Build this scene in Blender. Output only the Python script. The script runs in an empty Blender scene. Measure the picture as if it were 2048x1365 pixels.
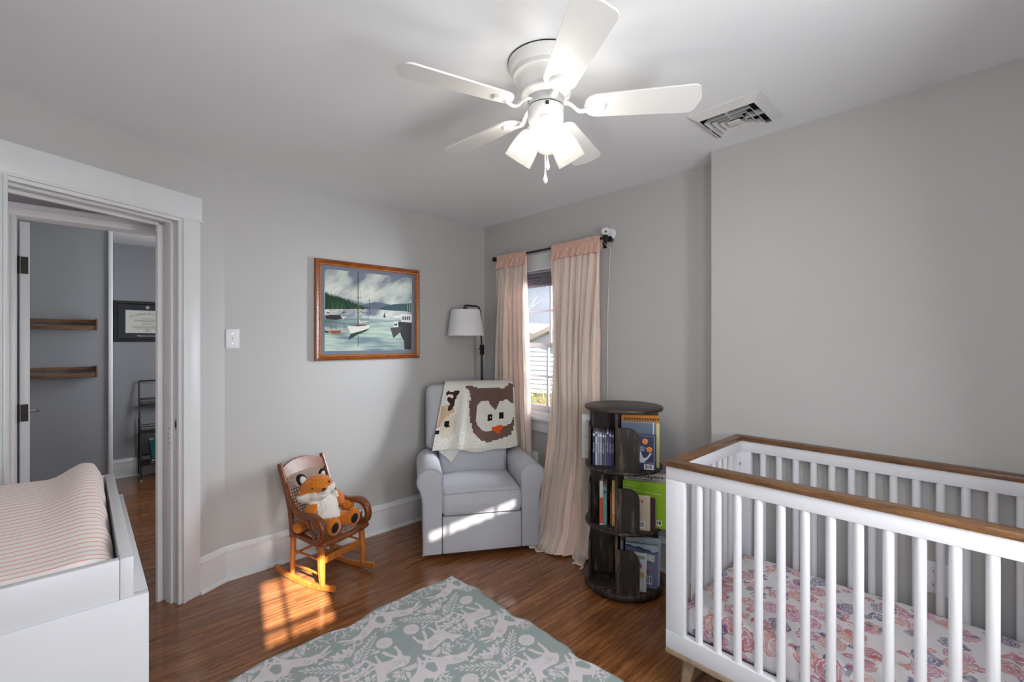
import bpy, bmesh, math, random
import numpy as np
from mathutils import Vector, Matrix, noise as mnoise

random.seed(7)
rng = np.random.default_rng(11)
S = bpy.context.scene
COL = S.collection
PI = math.pi

def srgb(r, g, b, a=1.0):
    def f(c):
        c /= 255.0
        return c / 12.92 if c <= .04045 else ((c + .055) / 1.055) ** 2.4
    return (f(r), f(g), f(b), a)

# ------------------------------------------------------------------ camera
cam_d = bpy.data.cameras.new('camera')
cam_d.sensor_width = 36.0
cam_d.lens = 910.0 / 2048.0 * 36.0
cam_d.clip_start = .02
cam = bpy.data.objects.new('camera', cam_d)
cam.location = (0, 0, 1.40)
cam.rotation_euler = (PI / 2, 0, math.radians(46.6 - 90))
COL.objects.link(cam)
S.camera = cam

# ------------------------------------------------------------------ world, sun, daylight, exposure
S.view_settings.view_transform = 'Standard'
S.view_settings.look = 'None'
S.view_settings.gamma = 1.0
S.view_settings.exposure = 0.06
S.view_settings.use_curve_mapping = False
S.cycles.max_bounces = 8
S.cycles.diffuse_bounces = 4
S.cycles.glossy_bounces = 2
S.cycles.transmission_bounces = 4
S.cycles.adaptive_threshold = .05
S.cycles.blur_glossy = .05        # keep the sun's glint off the varnished floor
W = bpy.data.worlds.new('sky')
S.world = W
W.use_nodes = True
bgn = W.node_tree.nodes['Background']
bgn.inputs[0].default_value = (.74, .85, 1.0, 1)
bgn.inputs[1].default_value = 1.75

sun_d = bpy.data.lights.new('sun', 'SUN')
sun_d.energy = 30.0
sun_d.angle = math.radians(.6)
sun_d.color = (1.0, .92, .83)
sun = bpy.data.objects.new('sun', sun_d)
sun.rotation_euler = Vector((.223, 1.0, -.592)).to_track_quat('-Z', 'Y').to_euler()
COL.objects.link(sun)

def area_light(name, loc, direction, sx, sy, power, color=(1, 1, 1)):
    d = bpy.data.lights.new(name, 'AREA')
    d.shape = 'RECTANGLE'
    d.size, d.size_y = sx, sy
    d.energy = power
    d.color = color
    o = bpy.data.objects.new(name, d)
    o.location = loc
    o.rotation_euler = Vector(direction).to_track_quat('-Z', 'Y').to_euler()
    COL.objects.link(o)
    return o

# daylight entering through the windows: two behind the camera, one beside the armchair; plus an added fill in the room across the hall
area_light('daylight_front_window', (1.175, -.50, 1.30), (-.45, 1, -.15), .55, 1.0, 29, (.95, .97, 1.0))
area_light('daylight_front_window', (.115, -.50, 1.45), (.60, 1, .22), .33, 1.0, 12, (.95, .97, 1.0))
area_light('daylight_side_window', (3.55, 1.40, 1.75), (-1, .88, -.12), 1.1, 1.2, 600, (.92, .96, 1.0))
area_light('study_fill_light', (1.28, 4.60, 1.5), (-1, .35, -.05), .7, 1.0, 19, (.93, .96, 1.0))  # unseen fill added to brighten the room across the hall

# ------------------------------------------------------------------ helpers
def tag(o, label=None, cat=None, group=None, kind=None):
    if label: o['label'] = label
    if cat: o['category'] = cat
    if group: o['group'] = group
    if kind: o['kind'] = kind
    return o

def thing(name, label, cat, loc=(0, 0, 0), rotz=0.0, group=None):
    o = bpy.data.objects.new(name, None)
    o.empty_display_size = .05
    o.location = loc
    o.rotation_euler = (0, 0, rotz)
    COL.objects.link(o)
    return tag(o, label, cat, group)

def link(name, me, mat=None, parent=None):
    o = bpy.data.objects.new(name, me)
    COL.objects.link(o)
    if mat and not me.materials: me.materials.append(mat)
    if parent: o.parent = parent
    return o

def copy_tree(o, parent=None):
    c = o.copy()
    COL.objects.link(c)
    c.parent = parent
    for ch in list(o.children): copy_tree(ch, c)
    return c

class MB:
    def __init__(s):
        s.v, s.f = [], []
    def add(s, v, f, M=None):
        b = len(s.v)
        for p in v:
            p = Vector(p)
            s.v.append(tuple(M @ p) if M else tuple(p))
        s.f += [tuple(i + b for i in q) for q in f]
        return s
    def box(s, a, b, M=None):
        x0, y0, z0 = a; x1, y1, z1 = b
        v = [(x0, y0, z0), (x1, y0, z0), (x1, y1, z0), (x0, y1, z0), (x0, y0, z1), (x1, y0, z1), (x1, y1, z1), (x0, y1, z1)]
        f = [(0, 3, 2, 1), (4, 5, 6, 7), (0, 1, 5, 4), (1, 2, 6, 5), (2, 3, 7, 6), (3, 0, 4, 7)]
        return s.add(v, f, M)
    def bm(s, bm, M=None):
        bm.verts.ensure_lookup_table()
        bm.verts.index_update()
        s.add([v.co[:] for v in bm.verts], [tuple(v.index for v in f.verts) for f in bm.faces], M)
        bm.free()
        return s
    def rbox(s, a, b, r=.003, seg=2, M=None, cuts=0, fn=None):
        bm = bmesh.new()
        bmesh.ops.create_cube(bm, size=1)
        d = [b[i] - a[i] for i in range(3)]
        for v in bm.verts:
            v.co = Vector([(v.co[i] + .5) * d[i] + a[i] for i in range(3)])
        r = min(r, min(d) * .49)
        bmesh.ops.bevel(bm, geom=bm.edges[:], offset=r, segments=seg, profile=.5, affect='EDGES')
        if cuts:
            bmesh.ops.subdivide_edges(bm, edges=[e for e in bm.edges if e.calc_length() > r * 1.5], cuts=cuts, use_grid_fill=True)
        if fn:
            for v in bm.verts: v.co = Vector(fn(v.co))
        return s.bm(bm, M)
    def lathe(s, prof, n=24, M=None, cap=True):
        v, f = [], []
        for r, z in prof:
            for k in range(n):
                a = 2 * PI * k / n
                v.append((r * math.cos(a), r * math.sin(a), z))
        for i in range(len(prof) - 1):
            for k in range(n):
                k2 = (k + 1) % n
                f.append((i * n + k, i * n + k2, (i + 1) * n + k2, (i + 1) * n + k))
        if cap:
            if prof[0][0] > 1e-6: f.append(tuple(range(n))[::-1])
            if prof[-1][0] > 1e-6: f.append(tuple((len(prof) - 1) * n + k for k in range(n)))
        return s.add(v, f, M)
    def sphere(s, c, r, n=12, m=8, M=None):
        if not hasattr(r, '__len__'): r = (r, r, r)
        v, f = [], []
        for i in range(m + 1):
            t = PI * i / m
            for k in range(n):
                a = 2 * PI * k / n
                v.append((c[0] + r[0] * math.sin(t) * math.cos(a), c[1] + r[1] * math.sin(t) * math.sin(a), c[2] + r[2] * math.cos(t)))
        for i in range(m):
            for k in range(n):
                k2 = (k + 1) % n
                f.append((i * n + k, (i + 1) * n + k, (i + 1) * n + k2, i * n + k2))
        return s.add(v, f, M)
    def sweep(s, pts, sec, up=(0, 0, 1), closed=False, scale=None, M=None, caps=True):
        # sec: 2D points (side, up); up: reference direction
        pts = [Vector(p) for p in pts]
        n = len(sec); v, f = [], []
        up = Vector(up)
        for i, p in enumerate(pts):
            if closed: t = pts[(i + 1) % len(pts)] - pts[i - 1]
            else: t = pts[min(i + 1, len(pts) - 1)] - pts[max(i - 1, 0)]
            t.normalize()
            side = t.cross(up)
            if side.length < 1e-5: side = t.cross(Vector((1, 0, 0)))
            side.normalize()
            u = side.cross(t)
            k = scale[i] if scale else 1
            for a, b in sec: v.append(p + side * a * k + u * b * k)
        m = len(pts)
        for i in range(m if closed else m - 1):
            j = (i + 1) % m
            for q in range(n):
                q2 = (q + 1) % n
                f.append((i * n + q, i * n + q2, j * n + q2, j * n + q))
        if not closed and caps:
            f.append(tuple(range(n))[::-1]); f.append(tuple((m - 1) * n + q for q in range(n)))
        return s.add(v, f, M)
    def tube(s, pts, r, n=8, closed=False, M=None):
        if hasattr(r, '__len__'): sc, r0 = list(r), 1.0
        else: sc, r0 = None, r
        sec = [(r0 * math.cos(2 * PI * k / n), r0 * math.sin(2 * PI * k / n)) for k in range(n)]
        pts = [Vector(p) for p in pts]
        d = pts[-1] - pts[0]
        up = (0, 0, 1)
        if abs(d.z) > .8 * d.length: up = (.3, 1, 0)
        return s.sweep(pts, sec, up, closed, sc, M)
    def prism(s, poly, h0, h1, M=None):
        n = len(poly)
        v = [(x, y, h0) for x, y in poly] + [(x, y, h1) for x, y in poly]
        f = [tuple(range(n))[::-1], tuple(range(n, 2 * n))] + [(i, (i + 1) % n, n + (i + 1) % n, n + i) for i in range(n)]
        return s.add(v, f, M)
    def grid(s, fn, nu, nv, M=None):
        v = [fn(i / nu, j / nv) for j in range(nv + 1) for i in range(nu + 1)]
        f = [(j * (nu + 1) + i, j * (nu + 1) + i + 1, (j + 1) * (nu + 1) + i + 1, (j + 1) * (nu + 1) + i) for j in range(nv) for i in range(nu)]
        return s.add(v, f, M)
    def mesh(s, name, smooth=35, fix=True):
        me = bpy.data.meshes.new(name)
        me.from_pydata(s.v, [], s.f)
        if fix:
            bm = bmesh.new(); bm.from_mesh(me)
            bmesh.ops.recalc_face_normals(bm, faces=bm.faces[:])
            bm.to_mesh(me); bm.free()
        if smooth:
            me.polygons.foreach_set('use_smooth', [True] * len(me.polygons))
            me.set_sharp_from_angle(angle=math.radians(smooth))
        me.update()
        return me
    def build(s, name, mat, parent=None, smooth=35, fix=True):
        return link(name, s.mesh(name, smooth, fix), mat, parent)

def cr(pts, n=5):
    """Catmull-Rom interpolation of a path"""
    p = [Vector(q) for q in pts]
    p = [2 * p[0] - p[1]] + p + [2 * p[-1] - p[-2]]
    out = []
    for i in range(1, len(p) - 2):
        for k in range(n):
            t = k / n
            a, b, c, d = p[i - 1], p[i], p[i + 1], p[i + 2]
            out.append(.5 * ((2 * b) + (c - a) * t + (2 * a - 5 * b + 4 * c - d) * t * t + (3 * b - a - 3 * c + d) * t ** 3))
    out.append(p[-2])
    return out

def part(name, mat, parent, *boxes, r=None):
    m = MB()
    for a, b in boxes:
        if r: m.rbox(a, b, r)
        else: m.box(a, b)
    return m.build(name, mat, parent)

def gridobj(name, P, mat, parent=None, col=None, domain='POINT', smooth=True):
    """P: (nv, nu, 3) array of points; col: (nv, nu, 3) per point or (nv-1, nu-1, 3) per face, linear"""
    nv, nu = P.shape[:2]
    me = bpy.data.meshes.new(name)
    idx = np.arange(nv * nu).reshape(nv, nu)
    q = np.stack([idx[:-1, :-1], idx[:-1, 1:], idx[1:, 1:], idx[1:, :-1]], -1).reshape(-1, 4)
    me.vertices.add(nv * nu)
    me.vertices.foreach_set('co', P.astype(np.float32).ravel())
    me.loops.add(q.size)
    me.loops.foreach_set('vertex_index', q.astype(np.int32).ravel())
    me.polygons.add(len(q))
    me.polygons.foreach_set('loop_start', np.arange(0, q.size, 4, dtype=np.int32))
    if smooth: me.polygons.foreach_set('use_smooth', np.ones(len(q), dtype=bool))
    me.update(calc_edges=True)
    if col is not None:
        at = me.attributes.new('col', 'FLOAT_COLOR', domain)
        c = np.ones(col.shape[:2] + (4,), np.float32); c[..., :3] = col
        at.data.foreach_set('color', c.ravel())
    me.validate()
    return link(name, me, mat, parent)

def frame(origin, xd, yd):
    x = Vector(xd).normalized(); y = Vector(yd).normalized(); z = x.cross(y).normalized(); y = z.cross(x)
    M = Matrix((x, y, z)).transposed().to_4x4()
    M.translation = Vector(origin)
    return M

def text(name, body, size, mat, parent, M, ext=.0003, align='CENTER', sx=1.0):
    cu = bpy.data.curves.new(name, 'FONT')
    cu.body = body; cu.size = size; cu.extrude = ext; cu.align_x = align; cu.align_y = 'CENTER'; cu.resolution_u = 2
    o = bpy.data.objects.new(name, cu)
    COL.objects.link(o)
    bpy.context.view_layer.update()
    me = bpy.data.meshes.new_from_object(o.evaluated_get(bpy.context.evaluated_depsgraph_get()))
    bpy.data.objects.remove(o)
    me.name = name
    me.transform(M @ Matrix.Diagonal((sx, 1, 1, 1)))
    me.materials.clear()
    return link(name, me, mat, parent)

# ------------------------------------------------------------------ raster helpers (printed patterns)
def fill_poly(img, poly, val):
    """even-odd fill of a polygon given in pixel units (x, y) on img[y, x]"""
    p = np.asarray(poly, float)
    h, w = img.shape[:2]
    x0, x1 = max(0, int(p[:, 0].min())), min(w - 1, int(p[:, 0].max()) + 1)
    y0, y1 = max(0, int(p[:, 1].min())), min(h - 1, int(p[:, 1].max()) + 1)
    if x1 < x0 or y1 < y0: return
    X, Y = np.meshgrid(np.arange(x0, x1 + 1) + .5, np.arange(y0, y1 + 1) + .5)
    ins = np.zeros(X.shape, bool)
    n = len(p)
    for i in range(n):
        xa, ya = p[i]; xb, yb = p[(i + 1) % n]
        if ya == yb: continue
        c = ((ya > Y) != (yb > Y)) & (X < (xb - xa) * (Y - ya) / (yb - ya) + xa)
        ins ^= c
    img[y0:y1 + 1, x0:x1 + 1][ins] = val

def line_poly(a, b, w0, w1=None):
    a = np.array(a, float); b = np.array(b, float)
    d = b - a; d /= max(1e-9, np.hypot(*d)); nrm = np.array([-d[1], d[0]])
    w1 = w0 if w1 is None else w1
    return [a + nrm * w0 / 2, b + nrm * w1 / 2, b - nrm * w1 / 2, a - nrm * w0 / 2]

def leaf_poly(a, b, w):
    a = np.array(a, float); b = np.array(b, float)
    d = b - a; nrm = np.array([-d[1], d[0]]) / max(1e-9, np.hypot(*d))
    o = []
    for t, k in ((0, .12), (.25, .35), (.5, .75), (.7, 1.), (.85, .85), (.95, .5), (1, .1)): o.append(a + d * t + nrm * w / 2 * k)
    for t, k in ((.95, .5), (.85, .85), (.7, 1.), (.5, .75), (.25, .35), (0, .12)): o.append(a + d * t - nrm * w / 2 * k)
    return o

def ell_poly(c, rx, ry, n=14, a0=0.0):
    return [(c[0] + rx * math.cos(2 * PI * k / n + a0), c[1] + ry * math.sin(2 * PI * k / n + a0)) for k in range(n)]

def fbm(h, w, cells, seed, octaves=4):
    r = np.random.default_rng(seed)
    out = np.zeros((h, w)); amp = 1.; tot = 0
    cx, cy = cells
    for o in range(octaves):
        g = r.random((cy + 2, cx + 2))
        ys = np.linspace(0, cy, h); xs = np.linspace(0, cx, w)
        yi = np.minimum(ys.astype(int), cy); xi = np.minimum(xs.astype(int), cx)
        fy = (ys - yi)[:, None]; fx = (xs - xi)[None, :]
        fy = fy * fy * (3 - 2 * fy); fx = fx * fx * (3 - 2 * fx)
        a = g[np.ix_(yi, xi)]; b = g[np.ix_(yi, xi + 1)]; c = g[np.ix_(yi + 1, xi)]; d = g[np.ix_(yi + 1, xi + 1)]
        out += amp * ((a * (1 - fx) + b * fx) * (1 - fy) + (c * (1 - fx) + d * fx) * fy)
        tot += amp; amp *= .5; cx *= 2; cy *= 2
    return out / tot

def L3(r, g, b): return np.array(srgb(r, g, b)[:3])

# ------------------------------------------------------------------ materials
def newmat(name):
    m = bpy.data.materials.new(name)
    m.use_nodes = True
    nt = m.node_tree
    return m, nt, nt.nodes['Principled BSDF']

def node(nt, t, **kw):
    n = nt.nodes.new(t)
    for k, v in kw.items():
        if k in n.inputs: n.inputs[k].default_value = v
        else: setattr(n, k, v)
    return n

def ramp(nt, stops, interp='LINEAR'):
    n = nt.nodes.new('ShaderNodeValToRGB')
    n.color_ramp.interpolation = interp
    e = n.color_ramp.elements
    while len(e) < len(stops): e.new(.5)
    for i, (p, c) in enumerate(stops):
        e[i].position = p; e[i].color = c
    return n

def M(name, c, rough=.5, metal=0., vary=.06, vscale=3., bump=0., bscale=200., spec=.5, coat=0., sheen=0., trans=None):
    """plain procedural material: colour with soft noise variation and optional fine relief"""
    m, nt, b = newmat(name)
    L = nt.links
    tc = node(nt, 'ShaderNodeTexCoord')
    nz = node(nt, 'ShaderNodeTexNoise', Scale=vscale, Detail=4.0)
    L.new(tc.outputs['Object'], nz.inputs['Vector'])
    lo = tuple(x * (1 - vary) for x in c[:3]) + (1,); hi = tuple(min(1, x * (1 + vary)) for x in c[:3]) + (1,)
    r = ramp(nt, [(.3, lo), (.7, hi)])
    L.new(nz.outputs['Fac'], r.inputs['Fac'])
    L.new(r.outputs['Color'], b.inputs['Base Color'])
    b.inputs['Roughness'].default_value = rough
    b.inputs['Metallic'].default_value = metal
    b.inputs['Specular IOR Level'].default_value = spec
    if coat: b.inputs['Coat Weight'].default_value = coat
    if sheen:
        b.inputs['Sheen Weight'].default_value = sheen
        b.inputs['Sheen Roughness'].default_value = .5
    if bump:
        n2 = node(nt, 'ShaderNodeTexNoise', Scale=bscale, Detail=2.0)
        L.new(tc.outputs['Object'], n2.inputs['Vector'])
        bp = node(nt, 'ShaderNodeBump', Strength=bump, Distance=.002)
        L.new(n2.outputs['Fac'], bp.inputs['Height'])
        L.new(bp.outputs['Normal'], b.inputs['Normal'])
    return m

def wood(name, c1, c2, c3=None, stretch=(1, 12, 12), scale=6., rough=.35, coat=0., world=False, per_object=0., bump=.15):
    m, nt, b = newmat(name)
    L = nt.links
    if world:
        tc = node(nt, 'ShaderNodeNewGeometry'); src = tc.outputs['Position']
    else:
        tc = node(nt, 'ShaderNodeTexCoord'); src = tc.outputs['Object']
    mp = node(nt, 'ShaderNodeMapping')
    mp.inputs['Scale'].default_value = stretch
    oi = node(nt, 'ShaderNodeObjectInfo')
    if per_object:
        mul = node(nt, 'ShaderNodeVectorMath', operation='SCALE'); mul.inputs[0].default_value = (37., 11., 23.)
        L.new(oi.outputs['Random'], mul.inputs['Scale'])
        add = node(nt, 'ShaderNodeVectorMath', operation='ADD')
        L.new(src, add.inputs[0]); L.new(mul.outputs[0], add.inputs[1])
        src = add.outputs[0]
    L.new(src, mp.inputs['Vector'])
    nz = node(nt, 'ShaderNodeTexNoise', Scale=scale, Detail=7.0, Roughness=.62, Distortion=.35)
    L.new(mp.outputs[0], nz.inputs['Vector'])
    r = ramp(nt, [(.28, c1), (.52, c2), (.75, c3 or c2)])
    L.new(nz.outputs['Fac'], r.inputs['Fac'])
    out = r.outputs['Color']
    fine = node(nt, 'ShaderNodeTexNoise', Scale=scale * 7, Detail=3.0, Roughness=.6)
    L.new(mp.outputs[0], fine.inputs['Vector'])
    fr = ramp(nt, [(.38, (.62, .60, .58, 1)), (.6, (1.06, 1.06, 1.06, 1))])
    L.new(fine.outputs['Fac'], fr.inputs['Fac'])
    mx = node(nt, 'ShaderNodeMix', data_type='RGBA', blend_type='MULTIPLY'); mx.inputs['Factor'].default_value = .75
    L.new(out, mx.inputs[6]); L.new(fr.outputs['Color'], mx.inputs[7])
    out = mx.outputs[2]
    if per_object:
        hs = node(nt, 'ShaderNodeHueSaturation')
        mr = node(nt, 'ShaderNodeMapRange')
        mr.inputs['To Min'].default_value = 1 - per_object; mr.inputs['To Max'].default_value = 1 + per_object
        L.new(oi.outputs['Random'], mr.inputs['Value'])
        L.new(mr.outputs[0], hs.inputs['Value']); L.new(out, hs.inputs['Color'])
        out = hs.outputs['Color']
    L.new(out, b.inputs['Base Color'])
    b.inputs['Roughness'].default_value = rough
    if coat: b.inputs['Coat Weight'].default_value = coat; b.inputs['Coat Roughness'].default_value = .2
    bp = node(nt, 'ShaderNodeBump', Strength=bump, Distance=.0015)
    L.new(fine.outputs['Fac'], bp.inputs['Height']); L.new(bp.outputs['Normal'], b.inputs['Normal'])
    return m

def fabric(name, c1, c2, scale=420., rough=.85, bump=.5, sheen=.2):
    """woven cloth: two crossed fine waves mixed with noise"""
    m, nt, b = newmat(name)
    L = nt.links
    tc = node(nt, 'ShaderNodeTexCoord')
    nz = node(nt, 'ShaderNodeTexNoise', Scale=scale, Detail=2.0)
    mp = node(nt, 'ShaderNodeMapping'); mp.inputs['Scale'].default_value = (1, 1, .25)
    L.new(tc.outputs['Object'], mp.inputs[0]); L.new(mp.outputs[0], nz.inputs['Vector'])
    big = node(nt, 'ShaderNodeTexNoise', Scale=4.0, Detail=3.0)
    L.new(tc.outputs['Object'], big.inputs['Vector'])
    ad = node(nt, 'ShaderNodeMath', operation='MULTIPLY_ADD'); ad.inputs[1].default_value = .25
    L.new(big.outputs['Fac'], ad.inputs[0]); L.new(nz.outputs['Fac'], ad.inputs[2])
    r = ramp(nt, [(.4, c1), (.85, c2)])
    L.new(ad.outputs[0], r.inputs['Fac']); L.new(r.outputs['Color'], b.inputs['Base Color'])
    b.inputs['Roughness'].default_value = rough
    b.inputs['Specular IOR Level'].default_value = .2
    b.inputs['Sheen Weight'].default_value = sheen
    bp = node(nt, 'ShaderNodeBump', Strength=bump, Distance=.001)
    L.new(nz.outputs['Fac'], bp.inputs['Height']); L.new(bp.outputs['Normal'], b.inputs['Normal'])
    return m

def vcol(name, rough=.8, bump=0., bscale=300., spec=.3, sheen=0.):
    m, nt, b = newmat(name)
    L = nt.links
    at = node(nt, 'ShaderNodeAttribute', attribute_name='col')
    L.new(at.outputs['Color'], b.inputs['Base Color'])
    b.inputs['Roughness'].default_value = rough
    b.inputs['Specular IOR Level'].default_value = spec
    if sheen: b.inputs['Sheen Weight'].default_value = sheen
    if bump:
        tc = node(nt, 'ShaderNodeTexCoord')
        n2 = node(nt, 'ShaderNodeTexNoise', Scale=bscale, Detail=3.0)
        L.new(tc.outputs['Object'], n2.inputs['Vector'])
        bp = node(nt, 'ShaderNodeBump', Strength=bump, Distance=.002)
        L.new(n2.outputs['Fac'], bp.inputs['Height']); L.new(bp.outputs['Normal'], b.inputs['Normal'])
    return m

def emit(name, c, strength):
    m, nt, b = newmat(name)
    b.inputs['Base Color'].default_value = (.9, .9, .9, 1)
    b.inputs['Emission Color'].default_value = c
    b.inputs['Emission Strength'].default_value = strength
    return m

def glass(name, tint=(1, 1, 1, 1)):
    m, nt, b = newmat(name)
    L = nt.links
    tr = node(nt, 'ShaderNodeBsdfTransparent'); tr.inputs['Color'].default_value = tint
    gl = node(nt, 'ShaderNodeBsdfGlossy'); gl.inputs['Roughness'].default_value = .03
    fz = node(nt, 'ShaderNodeFresnel', IOR=1.35)
    mx = node(nt, 'ShaderNodeMixShader')
    L.new(fz.outputs[0], mx.inputs[0]); L.new(tr.outputs[0], mx.inputs[1]); L.new(gl.outputs[0], mx.inputs[2])
    L.new(mx.outputs[0], nt.nodes['Material Output'].inputs['Surface'])
    return m

def sheer(name, c, alpha, tl_share=.45):
    """thin translucent gauze: part see-through, part diffuse and light-passing"""
    m, nt, b = newmat(name)
    L = nt.links
    tr = node(nt, 'ShaderNodeBsdfTransparent')
    df = node(nt, 'ShaderNodeBsdfDiffuse', Color=c)
    tl = node(nt, 'ShaderNodeBsdfTranslucent', Color=c)
    m1 = node(nt, 'ShaderNodeMixShader'); m1.inputs[0].default_value = tl_share
    L.new(df.outputs[0], m1.inputs[1]); L.new(tl.outputs[0], m1.inputs[2])
    mx = node(nt, 'ShaderNodeMixShader'); mx.inputs[0].default_value = alpha
    L.new(tr.outputs[0], mx.inputs[1]); L.new(m1.outputs[0], mx.inputs[2])
    L.new(mx.outputs[0], nt.nodes['Material Output'].inputs['Surface'])
    return m

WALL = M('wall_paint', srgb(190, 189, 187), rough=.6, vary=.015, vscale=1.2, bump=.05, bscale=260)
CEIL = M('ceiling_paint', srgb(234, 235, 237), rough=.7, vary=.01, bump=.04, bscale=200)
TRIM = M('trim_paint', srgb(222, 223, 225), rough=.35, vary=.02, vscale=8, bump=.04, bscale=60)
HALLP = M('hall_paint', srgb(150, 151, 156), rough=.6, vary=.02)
WHITE = M('white_lacquer', srgb(229, 230, 235), rough=.32, vary=.012)
DRW = M('dresser_white', srgb(204, 205, 209), rough=.35, vary=.012)
FANW = M('fan_white', srgb(236, 235, 232), rough=.4, vary=.01)
FLOORW = wood('oak_floor', srgb(90, 55, 33), srgb(142, 91, 55), srgb(186, 128, 80), stretch=(1.6, 26, 26), scale=2.2, rough=.27, world=True, per_object=.10, bump=.05, coat=.8)
FLOORW.node_tree.nodes['Principled BSDF'].inputs['Specular IOR Level'].default_value = .15
FLOORW.node_tree.nodes['Principled BSDF'].inputs["Coat Roughness"].default_value = .10
FLOORW.node_tree.nodes['Principled BSDF'].inputs['Coat IOR'].default_value = 1.58
BLACKM = M('black_metal', srgb(22, 21, 22), rough=.4, vary=.1)
BLACK = M('black_plastic', srgb(12, 12, 14), rough=.4, vary=.1)
CHROME = M('satin_nickel', srgb(180, 178, 174), rough=.25, metal=1.0, vary=.04)
DARKHOLE = M('dark_void', srgb(14, 13, 13), rough=.9, vary=.1)
PAPER = M('paper_block', srgb(214, 203, 184), rough=.9, vary=.05, vscale=60)

# ================================================================== the room shell
H = 2.40
def struct(name, m, mat, parent=None):
    o = m.build(name, mat, parent, smooth=30)
    if not parent: tag(o, kind='structure')
    return o

XB, YA, XC = 2.585, 3.09, 2.41
DC = Vector((.608, 3.09, 0)); DA = math.radians(26.3)
DD = Vector((math.cos(DA), math.sin(DA), 0)); DN = Vector((math.sin(DA), -math.cos(DA), 0))
# door-wall frame: local x = t along the wall away from the corner, local y = out of the room, local z up
MD = Matrix((( -DD.x, -DN.x, 0, DC.x), (-DD.y, -DN.y, 0, DC.y), (0, 0, 1, 0), (0, 0, 0, 1)))

# ---- floor with its boards
fl = struct('floor', MB().box((-2.0, -.75, -.06), (2.9, 6.4, -.004)), FLOORW)
fl['label'] = 'dark stained oak strip floor'
bw = .0572
base_plank = MB()
pv = .0012
base_plank.add([(0, 0, -.005), (1, 0, -.005), (1, bw - .0007, -.005), (0, bw - .0007, -.005),
                (0, 0, -pv * .4), (1, 0, -pv * .4), (1, bw - .0007, -pv * .4), (0, bw - .0007, -pv * .4),
                (.001, pv, 0), (.999, pv, 0), (.999, bw - .0007 - pv, 0), (.001, bw - .0007 - pv, 0)],
               [(0, 3, 2, 1), (0, 1, 5, 4), (1, 2, 6, 5), (2, 3, 7, 6), (3, 0, 4, 7), (4, 5, 9, 8), (5, 6, 10, 9), (6, 7, 11, 10), (7, 4, 8, 11), (8, 9, 10, 11)])
plank_me = base_plank.mesh('plank', smooth=0)
plank_me.materials.append(FLOORW)
def lay(y0, y1, x0, x1, lmin, lmax):
    y = y0
    while y < y1:
        x = x0 - random.uniform(0, lmin)
        first = True
        while x < x1:
            l = random.uniform(lmin, lmax)
            o = link('plank', plank_me, None, fl)
            xa = max(x, x0 - .02)
            xb = min(x + l, x1)
            if x1 - xb < .25: xb = x1
            o.location = (xa, y, 0); o.scale = (xb - xa - .0006, 1, 1)
            x = xb if xb < x1 else x1 + 1
        y += bw
lay(-.60, 3.10, -.46, 2.60, .75, 1.75)
lay(-.60 + bw * 65, 6.14, -.30, .80, 1.2, 1.6)

# ---- ceiling
struct('ceiling', MB().box((-2.0, -.75, H), (2.9, 6.4, H + .08)), CEIL)

# ---- walls
struct('wall_back', MB().box((.55, YA, 0), (2.72, YA + .12, H)), WALL)
wy0, wy1, wz0, wz1 = 2.03, 2.72, .815, 1.95
struct('wall_window', MB().box((XB, .90, 0), (XB + .14, wy0, H)).box((XB, wy1, 0), (XB + .14, YA + .12, H))
       .box((XB, wy0, 0), (XB + .14, wy1, wz0)).box((XB, wy0, wz1), (XB + .14, wy1, H)), WALL)
struct('wall_right', MB().box((XC, -.67, 0), (XB + .13, 1.02, H)), WALL)
# door wall: opening t .235-.945, head 2.07
struct('wall_left', MB().box((-.05, 0, 0), (.235, .12, H), MD).box((.945, 0, 0), (1.60, .12, H), MD).box((.235, 0, 2.075), (.945, .12, H), MD), WALL)
struct('wall_side', MB().box((-.57, -.67, 0), (-.45, 2.60, H)), WALL)
# wall behind the camera with two windows
a0, a1, az1 = -.05, .30, 2.105
b0, b1, bz1 = .90, 1.47, 2.030
struct('wall_front', MB().box((-.57, -.67, 0), (a0, -.55, H)).box((a1, -.67, 0), (b0, -.55, H)).box((b1, -.67, 0), (2.72, -.55, H))
       .box((a0, -.67, 0), (a1, -.55, .95)).box((a0, -.67, az1), (a1, -.55, H))
       .box((b0, -.67, 0), (b1, -.55, .95)).box((b0, -.67, bz1), (b1, -.55, H)), WALL)
def plain_window(name, x0, x1, z1, zc, mx, mz):
    w = MB().box((x0, -.64, .95), (x0 + .015, -.60, z1)).box((x1 - .015, -.64, .95), (x1, -.60, z1)).box((x0, -.64, .95), (x1, -.60, .98))
    for x in mx: w.box((x - .009, -.63, .95), (x + .009, -.605, z1))
    for z in mz: w.box((x0, -.63, z - .009), (x1, -.605, z + .009))
    o = struct(name, w, TRIM)
    c = MB().box((x0 - .06, -.55, 1.0), (x0, -.535, z1 + .06)).box((x1, -.55, 1.0), (x1 + .06, -.535, z1 + .06)).box((x0 - .06, -.55, z1), (x1 + .06, -.535, z1 + .07)).box((x0 - .07, -.55, .92), (x1 + .07, -.51, .95))
    struct('casing', c, TRIM, o)
    o_ = struct('sun_cutoff_panel', MB().grid(lambda u, v: (x0 + u * (x1 - x0), -.572 + .008 * math.sin(u * 40), .96 + v * (zc - .96)), 40, 2), M('sun_cutoff_cloth', srgb(228, 226, 222), rough=.9), o)  # unseen cloth, added so its top edge trims the sun beam
    return o
plain_window('window_2', a0, a1, az1, 1.690, [.070], [1.778])
w3 = plain_window('window_3', b0, b1, bz1, 1.922, [1.03, 1.33], [])
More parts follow.
